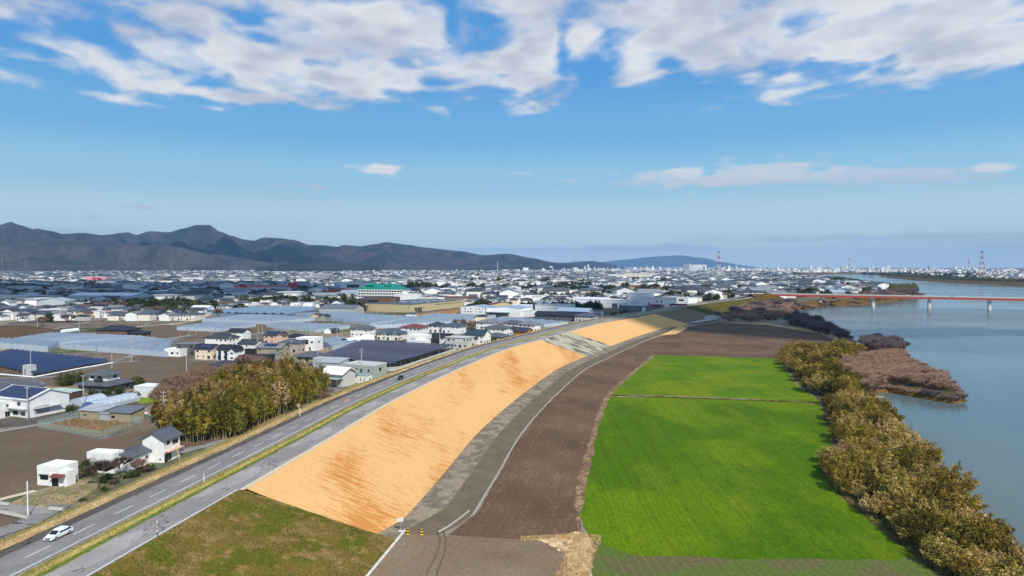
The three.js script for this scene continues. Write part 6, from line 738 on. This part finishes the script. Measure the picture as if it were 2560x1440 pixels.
{ // city blocks along the right horizon
  const r = rng(15), n = 1500, b = new MB(); b.box(-.5, 0, -.5, .5, 1, .5, false); const im = new THREE.InstancedMesh(b.geo(), std({ roughness: .8 }), n), M4 = new THREE.Matrix4(), Q = new THREE.Quaternion(), U = new THREE.Vector3(0, 1, 0), C = new THREE.Color(); for (let i = 0; i < n; i++) { const f = 5400 + 3600 * r(), a = -.02 + .76 * Math.pow(r(), .85), w = 14 + 50 * r() * r(), h = 8 + 44 * r() * r() * r() + (r() < .02 ? 40 : 0); M4.compose(new THREE.Vector3(a * f, GY, -f), Q.setFromAxisAngle(U, r() * 3), new THREE.Vector3(w, h, w * (.4 + .6 * r()))); im.setMatrixAt(i, M4); const k = .5 + .5 * r(); im.setColorAt(i, C.setRGB(k, k * .98, k * .94)); } top(im, 'distant_city', 'line of pale city blocks along the far right horizon', 'buildings', null, 'stuff');
}
{ // far glasshouse roofs and tree clumps
  const r = rng(25), spots = []; for (let i = 0; i < 900 && spots.length < 150; i++) { const f = 700 + 3000 * Math.pow(r(), 1.2), x = (r() * 1.36 - .76) * f; if (onLand(x, -f) && (openF(x, -f) || r() < .12) && clear(x, -f, 26) ) spots.push([x, -f, r(), r()]); }
  const b = new MB(); for (let i = 0; i < 6; i++) { const z0 = -.5 + i / 6, z1 = z0 + 1 / 6, zm = (z0 + z1) / 2; b.quad([-.5, .7, z1], [.5, .7, z1], [.5, 1, zm], [-.5, 1, zm]).quad([.5, .7, z0], [-.5, .7, z0], [-.5, 1, zm], [.5, 1, zm]); } b.box(-.5, 0, -.5, .5, .69, .5, false);
  const g0 = b.geo(), gm = std({ color: '#74889a', roughness: .36 }); spots.forEach(([x, z, a, c]) => { const m = new THREE.Mesh(g0, gm); m.position.set(x, GY, z); m.rotation.y = (-14 + 8 * a + (c > .5 ? 90 : 0)) * D2R; m.scale.set(30 + 50 * a, 4.4, 24 + 34 * c); top(m, 'far_glasshouse', 'flat blue grey glasshouse block ' + distName(Math.hypot(x, z)) + ' toward the ' + sideName(x, z), 'glasshouse', 'far glasshouses ' + distName(Math.hypot(x, z)) + ' ' + sideName(x, z)); });
  const cg = clumpGeo(901, { R: 3.2, H: 7, plumes: 24, leaves: 26, size: 1.3, pal: greenD, low: .05 })[0], n = 3600, im = new THREE.InstancedMesh(cg, leafMat, n), M4 = new THREE.Matrix4(), Q = new THREE.Quaternion(), U = new THREE.Vector3(0, 1, 0), C = new THREE.Color(); let k = 0;
  for (let t = 0; t < 60000 && k < n; t++) { const f = 760 + 4600 * Math.pow(r(), 1.3), x = (r() * 1.5 - .82) * f, w = fbm(x / 140 + 3, f / 90, 3, 0, 0, 88); const right = f > 2400 && x > bankX(f) + 420; if (!(onLand(x, -f) || right)) continue; if (w < .585 && r() > .05) continue; if (f < 1800 && !clear(x, -f, 4)) continue; const s = 1.0 + 1.2 * r(); M4.compose(new THREE.Vector3(x, GY - .5, -f), Q.setFromAxisAngle(U, r() * 6), new THREE.Vector3(s * 1.4, s, s * 1.4)); im.setMatrixAt(k, M4); const c = r(); im.setColorAt(k, C.setRGB(.6 + .6 * c, .6 + .3 * c, .6 + .4 * c)); k++; } im.count = k; top(im, 'distant_trees', 'dark groves scattered through the far town', 'trees', null, 'stuff');
  const im2 = new THREE.InstancedMesh(cg, leafMat, 1500); k = 0; for (let i = 0; i < 1500; i++) { const t = r(), L = bankFar, band = r(); let x, z; if (band < .62) { const j = 11 + Math.floor(r() * 4.99), u = r(); x = lerp(L[j][0], L[j + 1][0], u) + 25 + 110 * r() * r(); z = lerp(L[j][1], L[j + 1][1], u) - 20 * r(); } else { const j = 4 + Math.floor(r() * 5), u = r(); x = lerp(L[j][0], L[j + 1][0], u) - 15 - 120 * r() * r(); z = lerp(L[j][1], L[j + 1][1], u); } const s = 1 + 1.1 * r(); M4.compose(new THREE.Vector3(x, GY - 2, z), Q.setFromAxisAngle(U, r() * 6), new THREE.Vector3(s * 1.7, s, s * 1.7)); im2.setMatrixAt(k, M4); const c = .5 + r(); im2.setColorAt(k, C.setRGB(1.5 * c + .4, 1.1 * c + .3, 1.3 * c + .5)); k++; } top(im2, 'riverbank_woods', 'brown woods lining the far river banks', 'trees', null, 'stuff');
}

// ---------------------------------------------------------------- hills and the cloud layer that shades parts of the land
function hills(name, label, ridge, D, depthN, depthF, noiseAmp, seed, col, r0, nA, nR) {
  // ridge: azimuth, elevation pairs; D distance of the crest
  const P = [], C = [], I = [], az0 = ridge[0], az1 = ridge[ridge.length - 2], crest = a => { for (let i = 0; i < ridge.length - 2; i += 2) if (a <= ridge[i + 2]) { const t = (a - ridge[i]) / (ridge[i + 2] - ridge[i]); return lerp(ridge[i + 1], ridge[i + 3], t * t * (3 - 2 * t) * .5 + t * .5); } return ridge[ridge.length - 1]; };
  for (let j = 0; j <= nR; j++) { const t = j / nR, R = lerp(D - depthN, D + depthF, t); for (let i = 0; i <= nA; i++) { const a = lerp(az0, az1, i / nA), x = Math.sin(a * D2R) * R, z = -Math.cos(a * D2R) * R; const H = Math.tan(crest(a) * D2R) * D / Math.cos(0) + 57 - GY, rel = (R - D) / (R < D ? depthN : depthF), sh = R < D ? Math.pow(1 + rel, 1.25) : 1 - rel * rel; const wx = x / 1300, wz = z / 1300, rd = 1 - Math.abs(2 * fbm(wx + 3, wz, 4, 0, 0, seed) - 1), sp = 1 - Math.abs(2 * fbm(wx * 2.1, wz * 2.1 + 9, 4, 0, 0, seed + 7) - 1), mid = 4 * Math.max(0, sh) * (1 - Math.max(0, sh)) * (R < D ? 1.6 * (1 - sh) : .2); let y = H * sh * (1 - .0) + H * mid * noiseAmp * ((rd - .62) * 1.7 + (sp - .6) * .8) + (9 * (fbm(x / 40, z / 40, 3, 0, 0, seed + 3) - .5) + 60 * Math.min(1, 2.5 * (1 - sh)) * (fbm(x / 260, z / 260, 3, 0, 0, seed + 13) - .5)) * sm(0, .12, sh); if (R < D) { const cap = (H - 51) * R / D + 51, over = y - cap * .985; if (over > -30) y = cap * .985 - 30 * Math.exp(-(over + 30) / 30); if (R > D * .985) y = lerp(y, H * sh, sm(D * .985, D, R)); } P.push(x, GY - .5 + Math.max(-1, y), z); const n = fbm(x / 160, z / 160, 4, 0, 0, seed + 5), f = hash(i, j, seed), c = mix3(col[0], col[1], sm(.35, .65, n)), k = .6 + .8 * f; C.push(c[0] * k, c[1] * k, c[2] * k); } }
  for (let j = 0; j < nR; j++) for (let i = 0; i < nA; i++) { const k = j * (nA + 1) + i, l = k + nA + 1; I.push(k, k + 1, l, k + 1, l + 1, l); }
  const g = new THREE.BufferGeometry(); g.setAttribute('position', new THREE.Float32BufferAttribute(P, 3)); g.setAttribute('color', new THREE.Float32BufferAttribute(C, 3)); g.setIndex(I); g.computeVertexNormals(); setting(name, label, 'hills', g, std({ vertexColors: true, roughness: 1 }));
}
const forest = [lin('#262a26'), lin('#443c36')];
hills('wooded_hills', 'long range of brown wooded hills with a rounded peak', [-52, 2.6, -46, 3.4, -38.07, 2.37, -36.80, 2.76, -36.23, 2.98, -35.73, 2.80, -34.98, 2.52, -34.80, 2.58, -33.96, 2.44, -33.33, 2.26, -32.00, 2.36, -30.98, 2.22, -29.30, 2.47, -28.77, 2.29, -27.93, 2.57, -26.64, 2.54, -25.69, 2.83, -24.73, 3.13, -24.23, 3.13, -23.84, 3.15, -23.17, 2.68, -22.34, 2.36, -21.34, 2.06, -20.64, 1.99, -19.96, 2.26, -18.64, 2.20, -17.59, 2.07, -16.52, 1.70, -15.53, 1.69, -14.31, 1.57, -13.77, 1.72, -12.53, 1.62, -11.25, 1.81, -10.44, 1.98, -8.97, 1.79, -6.84, 1.50, -4.35, 1.25, -2.35, 0.92, -0.34, 1.04, 1.68, 0.67, 3.35, 0.33, 5.02, 0.13, 6.02, 0.00], 11500, 4200, 2200, .95, 31, forest, 0, 640, 240);
hills('foothills', 'lower brown foothills in front of the main range', [-52, 1.2, -38.09, 1.40, -36.82, 1.53, -35.51, 1.77, -33.92, 1.89, -32.28, 1.84, -30.57, 1.67, -28.80, 1.56, -27.23, 1.76, -26.17, 1.50, -23.97, 1.13, -21.70, 0.78, -19.35, 0.41, -16.93, 0.48, -15.07, 0.32, -12.54, 0.16, -10.61, 0.00], 8200, 1500, 1300, .7, 47, [lin('#32322a'), lin('#4c443a')], 0, 480, 110);
hills('low_wooded_rise', 'low dark wooded rise at the foot of the range', [-20.54, -0.06, -18.76, 0.10, -16.93, 0.32, -15.07, 0.39, -13.18, 0.23, -10.94, -0.03], 6200, 420, 450, .2, 53, [lin('#25281f'), lin('#35322a')], 0, 160, 40);
hills('far_hills', 'pale blue hills beyond the far city', [4.02, -0.10, 5.35, 0.23, 7.34, 0.33, 9.31, 0.53, 11.90, 0.79, 13.81, 0.88, 15.69, 0.65, 16.93, 0.35, 18.76, 0.03, 19.95, -0.09], 26000, 1400, 1000, .2, 59, forest, 0, 200, 40);
hills('far_hills', 'faint low hills at the end of the main range', [1.68, -0.10, 4.02, 0.27, 6.68, 0.43, 8.00, 0.23, 9.31, -0.10], 14000, 1400, 1400, .3, 63, forest, 0, 160, 40);
function cloud(label, gx, gf, rx, rz, rot, alt, seed) {            // a lump of cloud high above, placed on the sun's line over the ground it shades
  const k = alt / SUN.y, g = new THREE.IcosahedronGeometry(1, 24), p = g.attributes.position, c = Math.cos(rot * D2R), s = Math.sin(rot * D2R);
  for (let i = 0; i < p.count; i++) { let x = p.getX(i), y = p.getY(i), z = p.getZ(i); const n = .62 + .75 * fbm(x * 2.2 + seed, z * 2.2 + y * 1.3 + 4, 5, 0, 0, seed); const X = x * rx * n, Z = z * rz * n; p.setXYZ(i, X * c - Z * s, y * Math.min(rx, rz) * .22 * n, X * s + Z * c); }
  g.computeVertexNormals(); const m = new THREE.Mesh(g, std({ color: '#f4f4f4', roughness: 1 })); m.position.set(gx + SUN.x * k, alt, -gf + SUN.z * k); top(m, 'cloud', label, 'cloud');
}
cloud('cloud overhead whose shadow lies on the far dark field', 275, 655, 270, 125, 40, 2400, 3);
cloud('cloud overhead whose shadow lies on the left town', -760, 1330, 560, 470, 10, 2600, 5);
cloud('cloud high over the foothills shading the slope left of the peak', -3100, 7900, 600, 360, 0, 5600, 8);
cloud('cloud high over the foothills shading the spur below the peak', -3450, 7500, 560, 230, -10, 5400, 12);
cloud('cloud high over the range shading the hills right of the peak', -2500, 7500, 520, 240, 5, 5400, 14);
cloud('cloud high over the range shading the left spurs', -5200, 7900, 500, 240, 5, 5500, 17);

scene.traverse(o => { if (o.isMesh) { o.castShadow = true; o.receiveShadow = true; } });
renderer.render(scene, camera);
